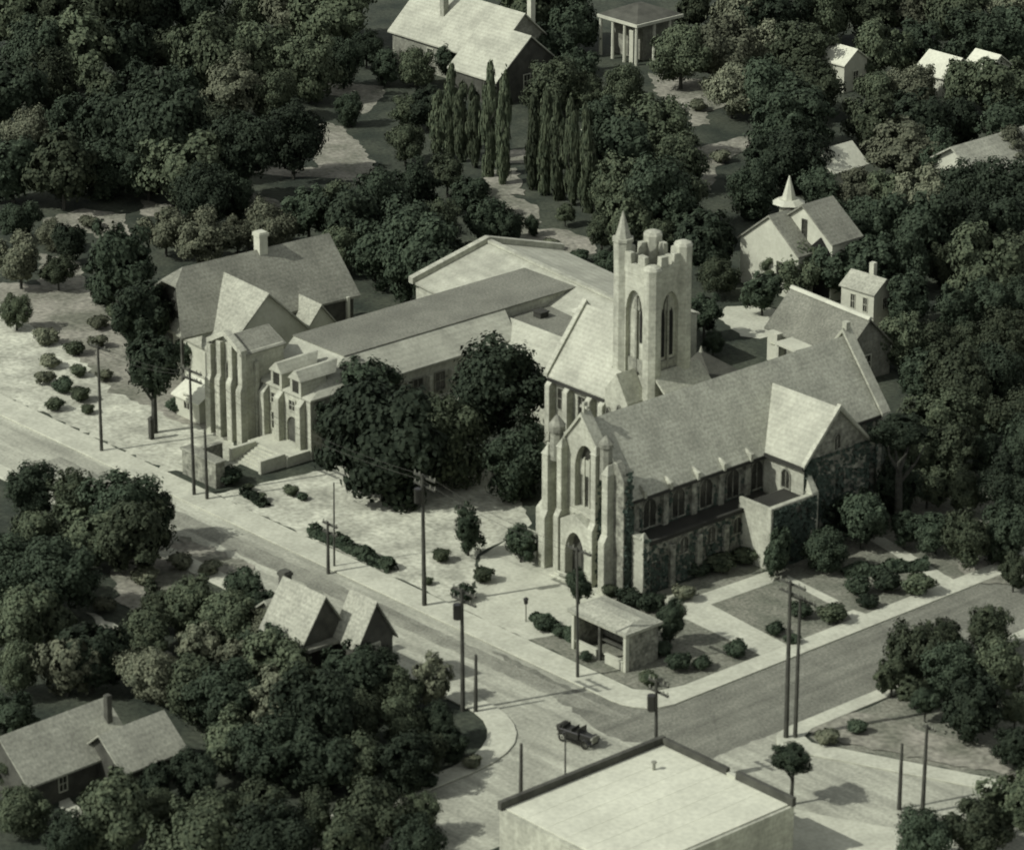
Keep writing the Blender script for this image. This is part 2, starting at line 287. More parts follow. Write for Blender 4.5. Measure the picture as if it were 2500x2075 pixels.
# pale clearings seen between the trees (2100-wide coordinates)
for nm, pts, m in [
    ('clearing', [(640, 245), (700, 260), (745, 300), (775, 350), (735, 372), (690, 368), (520, 358), (500, 350), (560, 345), (650, 345), (640, 300)], 'pale_grass'),
    ('clearing', [(605, 178), (660, 166), (790, 178), (775, 215), (745, 235), (725, 200), (650, 192)], 'pale_grass'),
    ('clearing', [(605, 95), (720, 80), (725, 98), (610, 108)], 'pale_grass'),
    ('clearing', [(960, 415), (1040, 400), (1110, 425), (1105, 470), (1150, 470), (1220, 490), (1225, 520), (1130, 535), (1040, 470)], 'pale_grass'),
    ('clearing', [(1040, 310), (1082, 305), (1084, 335), (1045, 335)], 'pale_grass'),
    ('clearing', [(1420, 185), (1450, 172), (1440, 200), (1455, 255), (1420, 260), (1405, 220)], 'pale_grass'),
    ('clearing', [(1430, 305), (1545, 275), (1540, 300), (1470, 345), (1460, 390), (1435, 385), (1440, 350), (1425, 320)], 'pale_grass'),
    ('clearing', [(85, 450), (170, 430), (255, 440), (270, 500), (220, 500), (170, 470), (90, 480)], 'pale_grass'),
    ('clearing', [(85, 520), (160, 540), (180, 590), (120, 600), (80, 590)], 'pale_grass'),
    ('clearing', [(290, 410), (370, 425), (420, 445), (360, 460), (290, 440)], 'pale_grass'),
    ('gravel_yard', [(1470, 650), (1490, 630), (1560, 625), (1600, 640), (1605, 670), (1590, 690), (1560, 695), (1520, 690), (1490, 665)], 'concrete'),
    ('clearing', [(1330, 150), (1440, 165), (1490, 215), (1430, 240), (1350, 200)], 'pale_grass'),
    ('clearing', [(990, 350), (1060, 345), (1075, 400), (1000, 405)], 'pale_grass'),
    ('clearing', [(380, 380), (470, 385), (560, 410), (600, 440), (480, 440), (390, 410)], 'pale_grass'),
    ('clearing', [(1790, 640), (1850, 650), (1880, 690), (1830, 710), (1800, 680)], 'pale_grass'),
    ('clearing', [(230, 1170), (300, 1120), (380, 1115), (410, 1180), (340, 1260), (280, 1260), (240, 1230)], 'pale_grass'),
    ('clearing', [(180, 1255), (260, 1290), (350, 1340), (350, 1360), (270, 1345), (200, 1290)], 'dry_yard'),
    ('clearing', [(360, 1095), (400, 1110), (520, 1160), (500, 1200), (440, 1190), (400, 1160)], 'pale_grass'),
    ('garden_walk', [(75, 1530), (110, 1545), (135, 1575), (135, 1630), (210, 1690), (150, 1700), (90, 1590)], 'concrete'),
    ('clearing', [(1960, 1155), (2080, 1130), (2080, 1200), (1990, 1200)], 'pale_grass'),
    ('clearing', [(1640, 1490), (1760, 1460), (1900, 1500), (2080, 1540), (2080, 1590), (1900, 1560), (1680, 1510)], 'pale_grass')]:
    LEVEL[nm] = LEVEL.get(nm, 0)+1
    spx(nm, pts, m, 0.012+0.004*LEVEL[nm] if nm != 'gravel_yard' else 0.05, 0.35 if m != 'concrete' else 0.15)

# ------------------------------------------------------------------ church
ch = thing('church', 'stone church with square battlemented tower, slate nave roof and ivy on its side walls', 'church', (-20.2, 13, 0))
chp = MB()
def P_(mb, name, m, parent=None, bevel=0.0, label=None):      # parts given in world coordinates
    base = parent or ch
    ox, oy, oz = -20.2, 13, 0
    mb.v = [(x-ox, y-oy, z-oz) for x, y, z in mb.v]
    return mb.build(name, m, base, bevel, label)
def wface(kind, c):      # wall plane in the church's own frame
    f = face(kind, c)
    return lambda u, z, d: tuple(a-b for a, b in zip(f(u, z, d), (-20.2, 13, 0)))
CXN, EZ, RZ = -20.2, 7.8, 13.5
SLOPE = (RZ-EZ)/4.6
def roof_z(x): return RZ-abs(x-CXN)*SLOPE
# nave: walls, roof, east gable
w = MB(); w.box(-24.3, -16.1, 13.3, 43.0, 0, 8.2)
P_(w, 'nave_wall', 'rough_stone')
r = MB()
r.slab([(CXN-4.7, 13.2, roof_z(CXN-4.7)), (CXN, 13.2, RZ), (CXN, 43.0, RZ), (CXN-4.7, 43.0, roof_z(CXN-4.7))], 0.22)
r.slab([(CXN+4.7, 13.2, roof_z(CXN+4.7)), (CXN+4.7, 43.0, roof_z(CXN+4.7)), (CXN, 43.0, RZ), (CXN, 13.2, RZ)], 0.22)
rf = P_(r, 'nave_roof', 'slate')
e = MB(); tri = [(-24.5, 0), (-15.9, 0), (-15.9, 8.3), (CXN, 13.75), (-24.5, 8.3)]
e.loft([(u, 43.02, z) for u, z in tri], [(u, 43.6, z) for u, z in tri]); P_(e, 'east_gable', 'rough_stone')
e = MB()
for s in (-1, 1):
    e.loft([(CXN+s*5.0, 42.8, roof_z(CXN+5.0)+.25), (CXN+s*5.0, 43.8, roof_z(CXN+5.0)+.25), (CXN, 43.8, 13.85), (CXN, 42.8, 13.85)],
           [(CXN+s*5.0, 42.8, roof_z(CXN+5.0)+.55), (CXN+s*5.0, 43.8, roof_z(CXN+5.0)+.55), (CXN, 43.8, 14.2), (CXN, 42.8, 14.2)])
e.box(CXN-.25, CXN+.25, 43.05, 43.55, 14.0, 14.7)
P_(e, 'gable_coping', 'stone')
# eaves: dark gutter and small roof vents
P_(MB().box(-15.62, -15.42, 13.4, 29.2, 7.35, 7.62), 'gutter', 'tar'); P_(MB().box(-15.62, -15.42, 37.3, 42.9, 7.35, 7.62), 'gutter', 'tar')
for y in (15.2, 18.1, 21.2, 24.2, 27.3):
    P_(MB().box(-16.3, -15.35, y-.13, y+.13, 7.55, 8.2).loft([(-16.5, y-.16, 8.2), (-15.3, y-.16, 8.2), (-15.3, y+.16, 8.2), (-16.5, y+.16, 8.2)], [(-16.5, y-.04, 8.5), (-15.9, y-.04, 8.5), (-15.9, y+.04, 8.5), (-16.5, y+.04, 8.5)]), 'buttress_cap', 'stone')
for y in (14.6, 17.9, 21.15, 24.25, 27.3):
    P_(MB().box(-16.12, -15.75, y-.3, y+.3, 4.3, 7.5), 'buttress', 'rough_stone', None, 0.03)
for y in (16.3, 19.55, 22.7, 25.8, 28.6): window(ch, wface('+X', -16.1), y, 4.6, 1.4, 2.45, True, 'rough_stone')
# aisle with flat tarred roof, its black also standing in for the nave's shadow
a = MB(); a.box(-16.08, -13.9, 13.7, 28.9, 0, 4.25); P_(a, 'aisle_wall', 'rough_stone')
P_(MB().box(-16.05, -13.6, 14.0, 28.8, 4.27, 4.42), 'aisle_roof', 'tar')
P_(MB().box(-13.95, -13.62, 13.7, 24.9, 4.45, 4.62), 'aisle_coping', 'tar')  # coping coloured black as painted shade, widening the nave's shadow band
P_(MB().box(-16.4, -13.8, 13.1, 13.68, 0, 5.0).box(-16.6, -13.6, 13.0, 13.75, 5.0, 5.25), 'aisle_front', 'stone', None, 0.04)
P_(MB().box(-13.95, -13.35, 13.05, 13.75, 0, 5.0).loft([(-13.95, 13.05, 5.0), (-13.35, 13.05, 5.0), (-13.35, 13.75, 5.0), (-13.95, 13.75, 5.0)], [(-13.7, 13.3, 5.6), (-13.6, 13.3, 5.6), (-13.6, 13.5, 5.6), (-13.7, 13.5, 5.6)]), 'aisle_buttress', 'stone', None, 0.03)
for y in (18.1, 21.2, 24.2): window(ch, wface('+X', -13.9), y, 2.5, 0.95, 1.4, True, 'rough_stone')
d = window(ch, wface('+X', -13.9), 14.9, 0.1, 1.15, 2.5, False, 'stone_dark', 'dark_wood', name='side_door')
for y in (16.6, 19.65, 22.7): P_(MB().box(-13.92, -13.5, y-.28, y+.28, 0, 3.7), 'buttress', 'rough_stone', None, 0.03)
# transept with gable to the side street
TY0, TY1, TYC, TX = 29.4, 37.0, 33.2, -11.4
tsl = (12.0-8.2)/(TYC-TY0)
out = [(TY0, 0), (TY1, 0), (TY1, 8.0), (TYC, 11.75), (TY0, 8.0)]
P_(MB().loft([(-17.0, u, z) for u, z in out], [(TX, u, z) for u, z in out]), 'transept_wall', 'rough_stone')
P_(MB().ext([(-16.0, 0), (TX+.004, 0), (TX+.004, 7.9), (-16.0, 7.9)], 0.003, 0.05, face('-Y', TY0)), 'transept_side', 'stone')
r = MB(); ez = 8.2-0.35*tsl
xv = lambda z: CXN+(RZ-z)/SLOPE-0.05
r.slab([(xv(ez), TY0-.35, ez), (TX+.3, TY0-.35, ez), (TX+.3, TYC, 12.0), (xv(12.0), TYC, 12.0)], 0.2)
r.slab([(xv(ez), TY1+.35, ez), (xv(12.0), TYC, 12.0), (TX+.3, TYC, 12.0), (TX+.3, TY1+.35, ez)], 0.2)
P_(r, 'transept_roof', 'pale_tile')
r = MB()
for s in (-1, 1):
    a_, b_ = (TYC+s*(TYC-TY0+.4)), TYC
    r.loft([(TX-.05, a_, ez-.25), (TX+.35, a_, ez-.25), (TX+.35, b_, 12.02), (TX-.05, b_, 12.02)], [(TX-.05, a_, ez+.05), (TX+.35, a_, ez+.05), (TX+.35, b_, 12.3), (TX-.05, b_, 12.3)])
P_(r, 'gable_coping', 'stone')
P_(MB().box(-15.9, TX+.3, TY0-.55, TY0-.36, ez-.35, ez-.05), 'gutter', 'tar')
window(ch, wface('-Y', TY0-.05), -13.4, 5.3, 0.9, 1.6, True, 'stone_dark')
for y in (31.2, 33.6): window(ch, wface('+X', TX), y, 4.2, 1.1, 2.4, True, 'rough_stone')
window(ch, wface('+X', TX), TYC, 8.3, 0.7, 1.3, True, 'rough_stone')
# porch beside the transept
P_(MB().box(-13.88, -10.7, 25.0, 29.38, 0, 5.0), 'porch_wall', 'rough_stone')
P_(MB().box(-13.7, -10.95, 25.3, 29.36, 5.02, 5.1), 'porch_roof', 'tar')
P_(MB().box(-14.2, -10.5, 24.7, 24.998, 0, 5.5).loft([(-14.2, 24.7, 0), (-14.9, 24.7, 0), (-14.9, 24.998, 0), (-14.2, 24.998, 0)], [(-14.2, 24.7, 5.0), (-14.25, 24.7, 5.0), (-14.25, 24.998, 5.0), (-14.2, 24.998, 5.0)]), 'porch_front', 'stone', None, 0.03)
P_(MB().box(-10.98, -10.48, 25.02, 29.9, 5.02, 5.5), 'parapet', 'stone', None, 0.03)
P_(MB().box(-11.6, -10.45, 29.4, 30.2, 0, 5.6).loft([(-11.6, 29.4, 5.6), (-10.45, 29.4, 5.6), (-10.45, 30.2, 5.6), (-11.6, 30.2, 5.6)], [(-11.6, 29.5, 6.9), (-11.3, 29.5, 6.9), (-11.3, 30.1, 6.9), (-11.6, 30.1, 6.9)]), 'buttress', 'stone', None, 0.03)
window(ch, wface('+X', -10.7), 27.0, 0.1, 1.2, 2.6, True, 'stone_dark', 'dark_wood', name='porch_door')
# west front
fc = MB(); top = lambda u: min(13.95, roof_z(u)+0.45)
arch_wall(fc, face('-Y', 12.6), -24.2, -16.2, 0, top, -19.75, 2.5, 5.9, 9.6, 11.5, -0.7, 0.0)
P_(fc, 'west_front', 'stone')
wz = MB().ext(arch(-19.75, 2.7, 5.8, 9.6, 11.6), -0.75, -0.6, face('-Y', 12.6)); wo = P_(wz, 'great_window', 'stone_dark')
P_(MB().ext([(-20.35, 6.0), (-19.05, 6.0), (-19.05, 8.6), (-20.35, 8.6)], -0.59, -0.55, face('-Y', 12.6)), 'pane', 'glass', wo)
P_(MB().ext(arch(-19.75, 1.9, 10.0, 10.3, 11.35), -0.59, -0.55, face('-Y', 12.6)), 'pane', 'glass', wo)
tr = MB()
for u in (-20.35, -19.75, -19.15): tr.ext([(u-.06, 5.95), (u+.06, 5.95), (u+.06, 10.2), (u-.06, 10.2)], -0.54, -0.42, face('-Y', 12.6))
tr.ext([(-20.95, 8.6), (-18.55, 8.6), (-18.55, 10.0), (-20.95, 10.0)], -0.58, -0.5, face('-Y', 12.6))
P_(tr, 'tracery', 'stone', wo)
P_(MB().ext([(-21.2, 5.5), (-18.3, 5.5), (-18.3, 5.88), (-21.2, 5.88)], 0.003, 0.35, face('-Y', 12.6)), 'window_sill', 'stone', wo)
cp = MB()
for s in (-1, 1):
    a_ = CXN+s*4.2
    cp.loft([(a_, 12.4, top(a_)+.02), (a_, 13.5, top(a_)+.02), (CXN, 13.5, 13.97), (CXN, 12.4, 13.97)], [(a_, 12.4, top(a_)+.3), (a_, 13.5, top(a_)+.3), (CXN, 13.5, 14.3), (CXN, 12.4, 14.3)])
cp.box(CXN-.12, CXN+.12, 12.7, 13.1, 14.2, 15.1).box(CXN-.4, CXN+.4, 12.75, 13.05, 14.6, 14.8)
P_(cp, 'gable_coping', 'stone')
# portal
po = MB(); arch_wall(po, face('-Y', 11.5), -21.5, -18.1, 0, lambda u: 5.75-abs(u+19.8)*0.45, -19.8, 2.3, 0, 2.4, 4.2, -1.05, 0.0)
po = P_(po, 'portal', 'stone')
P_(MB().ext(arch(-19.8, 2.5, 0, 2.4, 4.3), -1.08, -0.85, face('-Y', 11.5)), 'door', 'dark_wood', po)
P_(MB().ext([(-19.83, 0), (-19.77, 0), (-19.77, 3.6), (-19.83, 3.6)], -0.84, -0.8, face('-Y', 11.5)), 'door_joint', 'tar', po)
P_(MB().box(-21.9, -17.7, 10.6, 11.48, 0.03, 0.18).box(-21.7, -17.9, 10.95, 11.48, 0.18, 0.33), 'step', 'concrete', None, 0.02)
def buttress(x, w_, y0, z1, z2, cap, m='stone'):
    b = MB(); b.box(x-w_/2, x+w_/2, y0-.35, 12.6, 0, z1*0.45)
    b.loft([(x-w_/2, y0-.35, z1*.45), (x+w_/2, y0-.35, z1*.45), (x+w_/2, 12.6, z1*.45), (x-w_/2, 12.6, z1*.45)], [(x-w_/2, y0, z1*.45+.6), (x+w_/2, y0, z1*.45+.6), (x+w_/2, 12.6, z1*.45+.6), (x-w_/2, 12.6, z1*.45+.6)])
    b.box(x-w_/2+.02, x+w_/2-.02, y0, 12.59, z1*.45+.6, z2)
    b.loft([(x-w_/2-.06, y0-.06, z2), (x+w_/2+.06, y0-.06, z2), (x+w_/2+.06, 12.58, z2), (x-w_/2-.06, 12.58, z2)], [(x-.05, y0+.3, z2+cap), (x+.05, y0+.3, z2+cap), (x+.05, 12.5, z2+cap), (x-.05, 12.5, z2+cap)])
    return P_(b, 'buttress', m, None, 0.03)
buttress(-23.55, 0.75, 11.6, 10, 9.9, 0.8); buttress(-22.05, 0.6, 11.8, 11, 10.9, 0.7); buttress(-18.0, 0.62, 11.8, 11, 11.4, 0.7); buttress(-16.35, 0.72, 11.55, 10, 10.2, 0.8)
P_(MB().octa(-22.95, 12.4, 9.5, 12.0, 0.62, 0.58).octa(-22.95, 12.4, 12.0, 12.5, 0.75, 0.75).octa(-22.95, 12.4, 12.5, 13.3, 0.7, 0.12), 'turret', 'stone_dark')
P_(MB().octa(-17.1, 12.4, 9.5, 12.3, 0.55, 0.52).octa(-17.1, 12.4, 12.3, 12.6, 0.66, 0.66).octa(-17.1, 12.4, 12.6, 13.2, 0.6, 0.1), 'turret', 'stone_dark')
P_(MB().box(-16.3, -14.9, 12.3, 13.2, 0, 9.8).loft([(-16.3, 12.3, 9.8), (-14.9, 12.3, 9.8), (-14.9, 13.2, 9.8), (-16.3, 13.2, 9.8)], [(-16.3, 12.4, 11.2), (-15.9, 12.4, 11.2), (-15.9, 13.1, 11.2), (-16.3, 13.1, 11.2)]), 'corner_buttress', 'rough_stone', None, 0.04)
P_(MB().box(-25.3, -24.0, 12.2, 14.2, 0, 4.6).loft([(-25.3, 12.2, 4.6), (-24.0, 12.2, 4.6), (-24.0, 14.2, 4.6), (-25.3, 14.2, 4.6)], [(-25.1, 12.6, 5.2), (-24.0, 12.6, 5.6), (-24.0, 14.2, 5.6), (-25.1, 14.2, 5.2)]), 'side_lobby', 'stone', None, 0.04)
# tower
TX0, TX1, TYa, TYb = -32.4, -28.0, 27.8, 32.0
tw = MB(); tw.box(TX0+.45, TX1-.45, TYa+.45, TYb-.45, 0, 19.6)
tower = P_(tw, 'tower', 'stone')
for kind, c, u0, u1 in (('-Y', TYa, TX0, TX1), ('+X', TX1, TYa, TYb), ('+Y', TYb, TX0, TX1), ('-X', TX0, TYa, TYb)):
    uc = (u0+u1)/2; bw = MB()
    arch_wall(bw, face(kind, c), u0+.4, u1-.4, 0, lambda u: 19.9, uc, 2.1, 11.0, 16.6, 18.5, -0.44, 0.0)
    bf = P_(bw, 'belfry_wall', 'stone', tower)
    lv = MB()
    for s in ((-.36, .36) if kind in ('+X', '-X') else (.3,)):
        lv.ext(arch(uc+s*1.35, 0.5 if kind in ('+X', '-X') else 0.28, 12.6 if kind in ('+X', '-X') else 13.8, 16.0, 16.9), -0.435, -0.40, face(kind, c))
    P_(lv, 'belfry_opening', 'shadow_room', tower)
    tc = MB().ext([(uc-.1, 11.0), (uc+.1, 11.0), (uc+.1, 18.0), (uc-.1, 18.0)], -0.43, -0.2, face(kind, c))
    tc.ext([(uc-1.03, 11.0), (uc+1.03, 11.0), (uc+1.03, 12.3), (uc-1.03, 12.3)], -0.43, -0.25, face(kind, c))
    tc.ext(arch(uc, 0.75, 16.7, 17.0, 17.9), -0.42, -0.3, face(kind, c))
    P_(tc, 'tracery', 'stone_dark', tower)
    pb = MB().ext([(u0+.3, 19.9), (u1-.3, 19.9), (u1-.3, 20.8), (u0+.3, 20.8)], -0.4, 0.05, face(kind, c))
    for q in (u0+1.35, u1-1.35): pb.ext([(q-.46, 20.8), (q+.46, 20.8), (q+.4, 21.7), (q-.4, 21.75)], -0.45, 0.06, face(kind, c))
    P_(pb, 'battlement', 'stone', tower, 0.03)
for cx_, cy_, hz, spire in ((TX0+.35, TYa+.35, 22.4, True), (TX1-.35, TYa+.35, 20.75, False), (TX0+.35, TYb-.35, 22.2, False), (TX1-.35, TYb-.35, 22.2, False)):
    tt = MB().octa(cx_, cy_, 0, 12, 0.85, 0.82).octa(cx_, cy_, 12, 20.2, 0.82, 0.80).octa(cx_, cy_, 20.2, hz, 0.80, 0.86)
    if spire: tt.octa(cx_, cy_, hz, hz+.3, 0.95, 0.95).octa(cx_, cy_, hz+.3, 25.0, 0.72, 0.05)
    else: tt.octa(cx_, cy_, hz, hz+.22, 0.86, 0.72).octa(cx_, cy_, hz+.22, hz+.36, 0.72, 0.35)
    P_(tt, 'turret', 'stone', tower, 0.02, 'pointed corner turret' if spire else None)
P_(MB().box(TX0+.5, TX1-.5, TYa+.5, TYb-.5, 19.62, 19.75), 'tower_roof', 'tar', tower)
# stair lobby in front of the tower and lean-to at its side
lob = MB(); out = [(-31.4, 0), (-28.6, 0), (-28.6, 9.2), (-30.0, 11.6), (-31.4, 9.9)]
lob.loft([(u, 25.6, z) for u, z in out], [(u, 27.75, z) for u, z in out]); lob = P_(lob, 'stair_lobby', 'stone')
window(ch, wface('-Y', 25.6), -29.6, 8.0, 0.35, 0.8, True, 'stone_dark'); window(ch, wface('-Y', 25.6), -30.9, 7.0, 0.4, 1.3, True, 'stone_dark')
ln = MB(); ln.slab([(-28.0, 27.9, 11.6), (-24.4, 27.9, 8.4), (-24.4, 33.4, 8.4), (-28.0, 33.4, 11.6)], 0.25); P_(ln, 'lean_to_roof', 'slate')
P_(MB().box(-28, -24.3, 28.0, 33.3, 0, 8.1), 'lean_to_wall', 'stone')
# wing joining nave, tower and hall
out = [(26.0, 0), (34.4, 0), (34.4, 9.0), (30.2, 14.2), (26.0, 9.0)]
P_(MB().loft([(-38.9, u, z) for u, z in out], [(-32.3, u, z) for u, z in out]), 'wing_wall', 'stone')
r = MB(); r.slab([(-38.9, 25.7, 8.95), (-31.2, 25.7, 8.95), (-31.2, 27.4, 11.05), (-32.5, 27.4, 11.05), (-32.5, 30.2, 14.5), (-38.9, 30.2, 14.5)], 0.2)
r.slab([(-38.9, 34.7, 8.95), (-38.9, 30.2, 14.5), (-32.5, 30.2, 14.5), (-32.5, 34.7, 8.95)], 0.2); P_(r, 'wing_roof', 'pale_tile')
cp = MB(); cp.loft([(-39.2, 25.6, 8.9), (-38.7, 25.6, 8.9), (-38.7, 30.2, 14.55), (-39.2, 30.2, 14.55)], [(-39.2, 25.6, 9.2), (-38.7, 25.6, 9.2), (-38.7, 30.2, 14.9), (-39.2, 30.2, 14.9)])
cp.loft([(-39.2, 34.8, 8.9), (-38.7, 34.8, 8.9), (-38.7, 30.2, 14.55), (-39.2, 30.2, 14.55)], [(-39.2, 34.8, 9.2), (-38.7, 34.8, 9.2), (-38.7, 30.2, 14.9), (-39.2, 30.2, 14.9)]); P_(cp, 'gable_coping', 'stone')
P_(MB().box(-38.6, -31.4, 25.5, 25.68, 8.6, 8.85), 'gutter', 'tar')
for x in (-38.3, -36.05, -33.2, -31.6): P_(MB().box(x-.3, x+.3, 25.2, 26.0, 0, 8.3).loft([(x-.3, 25.2, 8.3), (x+.3, 25.2, 8.3), (x+.3, 26, 8.3), (x-.3, 26, 8.3)], [(x-.3, 25.9, 9.0), (x+.3, 25.9, 9.0), (x+.3, 26, 9.0), (x-.3, 26, 9.0)]), 'buttress', 'stone', None, 0.03)
for x in (-37.2, -34.6): window(ch, wface('-Y', 26.0), x, 6.2, 0.9, 1.9, False, 'stone_dark', 'glass')
for x in (-37.2, -34.6): window(ch, wface('-Y', 26.0), x, 1.5, 0.9, 2.2, False, 'stone_dark', 'glass')
# sacristy with a dark pyramid roof behind the nave
P_(MB().box(-35.5, -27.5, 36.5, 43.5, 0, 5.6), 'sacristy_wall', 'rough_stone')
P_(MB().loft([(-36, 36, 5.6), (-27, 36, 5.6), (-27, 44, 5.6), (-36, 44, 5.6)], [(-33.0, 38.2, 9.7), (-32.6, 38.2, 9.7), (-32.6, 38.6, 9.7), (-33.0, 38.6, 9.7)]), 'sacristy_roof', 'dark_shingle')
P_(MB().octa(-32.8, 38.4, 9.6, 10.2, 0.22, 0.05), 'finial', 'stone')
# ivy leaves on the shaded walls
def leaf_arrays(pos, nrm, size, rng, asp=1.0):
    n = len(pos); t1 = np.cross(nrm, rng.normal(size=(n, 3))); t1 /= np.linalg.norm(t1, axis=1)[:, None]+1e-9
    t2 = np.cross(nrm, t1); s = size[:, None]
    v = np.stack([pos-t1*s-t2*s*asp, pos+t1*s-t2*s*asp*.8, pos+t1*s*.8+t2*s*asp, pos-t1*s+t2*s*asp*.9], 1).reshape(-1, 3)
    return v, n
def quads_mesh(name, v, n, m):
    me = bpy.data.meshes.new(name); me.vertices.add(4*n); me.vertices.foreach_set('co', v.astype(np.float32).ravel())
    me.loops.add(4*n); me.loops.foreach_set('vertex_index', np.arange(4*n, dtype=np.int32))
    me.polygons.add(n); me.polygons.foreach_set('loop_start', np.arange(0, 4*n, 4, dtype=np.int32)); me.polygons.foreach_set('loop_total', np.full(n, 4, dtype=np.int32))
    me.materials.append(MATS[m]); me.update(calc_edges=True); return me
rng = np.random.default_rng(3)
IV = []
def ivy(kind, c, u0, u1, z0, z1, n, clump=6):
    f = face(kind, c); cu = rng.uniform(u0, u1, clump); cz = rng.uniform(z0, z1*.8, clump); k = rng.integers(0, clump, n)
    u = np.clip(cu[k]+rng.normal(size=n)*(u1-u0)*.12, u0, u1); z = np.clip(cz[k]+rng.normal(size=n)*(z1-z0)*.25, z0, z1)
    nr = {'+X': (1, 0, .2), '-Y': (0, -1, .2)}[kind]
    for a_, b_ in zip(u, z):
        if kind == '+X' and c == -16.1 and min(abs(a_-q) for q in (16.3, 19.55, 22.7, 25.8, 28.6)) < .9 and b_ > 4.6: continue
        if kind == '+X' and c == -13.9 and min(abs(a_-q) for q in (18.1, 21.2, 24.2)) < .55 and b_ > 2.5: continue
        IV.append((f(a_, b_, rng.uniform(.04, .16)), nr))
ivy('+X', -16.1, 13.5, 29.3, 4.4, 7.4, 600, 14); ivy('+X', -13.9, 13.8, 24.8, 0, 4.3, 900, 12); ivy('+X', TX, 29.5, 36.9, 0, 8.0, 1800, 12)
ivy('+X', -10.5, 25.1, 29.8, 0, 5.2, 1500, 6); ivy('+X', -14.9, 12.3, 13.2, 0, 10.5, 900, 6); ivy('+X', -17.7, 11.9, 12.6, 0, 11, 160, 5); ivy('+X', -16.0, 37.1, 43, 0, 7, 500, 6)
ivy('+X', -13.35, 13.1, 13.7, 0, 5, 120, 3)
pos = np.array([p for p, _ in IV])-np.array([-20.2, 13, 0]); nr = np.array([q for _, q in IV])+rng.normal(size=(len(IV), 3))*.45; nr /= np.linalg.norm(nr, axis=1)[:, None]
v, n_ = leaf_arrays(pos, nr, rng.uniform(.07, .19, len(IV)), rng)
iv = bpy.data.objects.new('ivy', quads_mesh('ivy', v, n_, 'ivy_leaf')); COL.objects.link(iv); iv.parent = ch; iv['kind'] = 'stuff'

# ------------------------------------------------------------------ parish hall
hl = thing('parish_hall', 'long pale parish hall with flat gravelled roof, pale sloping eaves and buttressed front', 'hall', (-58, 12, 0))
def H_(mb, name, m, parent=None, bevel=0.0):
    mb.v = [(x+58, y-12, z) for x, y, z in mb.v]; return mb.build(name, m, parent or hl, bevel)
def hface(kind, c):
    f = face(kind, c); return lambda u, z, d: tuple(a-b for a, b in zip(f(u, z, d), (-58, 12, 0)))
H_(MB().box(-64.6, -54.6, 12.2, 45.9, 0, 5.5), 'wall', 'stone')
H_(MB().box(-64.3, -57.4, 18.1, 46.0, 5.4, 7.38), 'attic_wall', 'stone')
sk = MB(); sk.slab([(-61.2, 11.8, 5.75), (-54.2, 11.8, 5.75), (-57.3, 18.2, 7.5), (-64.4, 18.2, 7.5)], 0.18); H_(sk, 'front_roof', 'pale_tile')
sk = MB(); sk.slab([(-54.2, 11.8, 5.75), (-54.2, 36.0, 5.75), (-57.3, 37.2, 7.5), (-57.3, 18.2, 7.5)], 0.18); H_(sk, 'side_roof', 'pale_tile')
sk = MB(); sk.slab([(-64.5, 18.1, 7.58), (-57.2, 18.1, 7.58), (-57.2, 46.1, 7.58), (-64.5, 46.1, 7.58)], 0.12); H_(sk, 'gravel_deck', 'gravel_roof')
H_(MB().box(-57.3, -46.6, 37.0, 45.8, 0, 6.45), 'back_block', 'stone')
H_(MB().box(-57.1, -46.8, 37.1, 45.6, 6.46, 6.6), 'low_deck', 'gravel_roof')
sk = MB(); sk.slab([(-57.2, 32.6, 4.3), (-46.0, 32.6, 4.3), (-46.0, 37.2, 6.85), (-57.2, 37.2, 6.85)], 0.18); H_(sk, 'front_roof', 'pale_tile')
H_(MB().box(-54.59, -46.4, 33.0, 36.98, 0, 4.1), 'back_wall', 'stone')
H_(MB().octa(-52.6, 42.6, 6.6, 7.1, 0.5, 0.5, 12).octa(-52.6, 42.6, 7.1, 7.25, 1.0, 1.05, 12).octa(-52.6, 42.6, 7.25, 7.6, 1.05, 0.3, 12), 'roof_vent', 'white_paint')
H_(MB().box(-55.8, -54.8, 39.4, 40.4, 6.6, 7.1).box(-55.9, -54.7, 39.3, 40.5, 7.1, 7.18), 'roof_hatch', 'tar')
H_(MB().box(-50.0, -49.3, 40.4, 41.0, 6.6, 7.4), 'roof_vent', 'metal')
# rear gymnasium with broad pale roof
gy = MB(); a0, a1 = Vector((-72.4, 48.4, 0)), Vector((-50.0, 45.6, 0)); fr = Vector((-0.124, -0.992, 0))*8.6; bk = -fr
def V3(p, z): return (p.x, p.y, z)
gy.slab([V3(a0+fr, 5.3), V3(a1+fr, 5.3), V3(a1, 7.7), V3(a0, 7.7)], 0.2); gy.slab([V3(a0+bk, 5.3), V3(a0, 7.7), V3(a1, 7.7), V3(a1+bk, 5.3)], 0.2); H_(gy, 'gymnasium_roof', 'pale_tile')
fr2 = fr*.96
gy = MB().loft([V3(a0+fr2, 0), V3(a0-fr2, 0), V3(a0-fr2, 5.05), V3(a0, 7.45), V3(a0+fr2, 5.3)], [V3(a1+fr2, 0), V3(a1-fr2, 0), V3(a1-fr2, 5.3), V3(a1, 7.45), V3(a1+fr2, 5.3)]); H_(gy, 'gymnasium_wall', 'stone')
dx = (a1-a0).normalized()*.35; cp = MB()
for q in (fr, bk): cp.loft([V3(a0-dx+q*1.03, 5.2), V3(a0+dx+q*1.03, 5.2), V3(a0+dx, 7.75), V3(a0-dx, 7.75)], [V3(a0-dx+q*1.03, 5.8), V3(a0+dx+q*1.03, 5.8), V3(a0+dx, 8.25), V3(a0-dx, 8.25)])
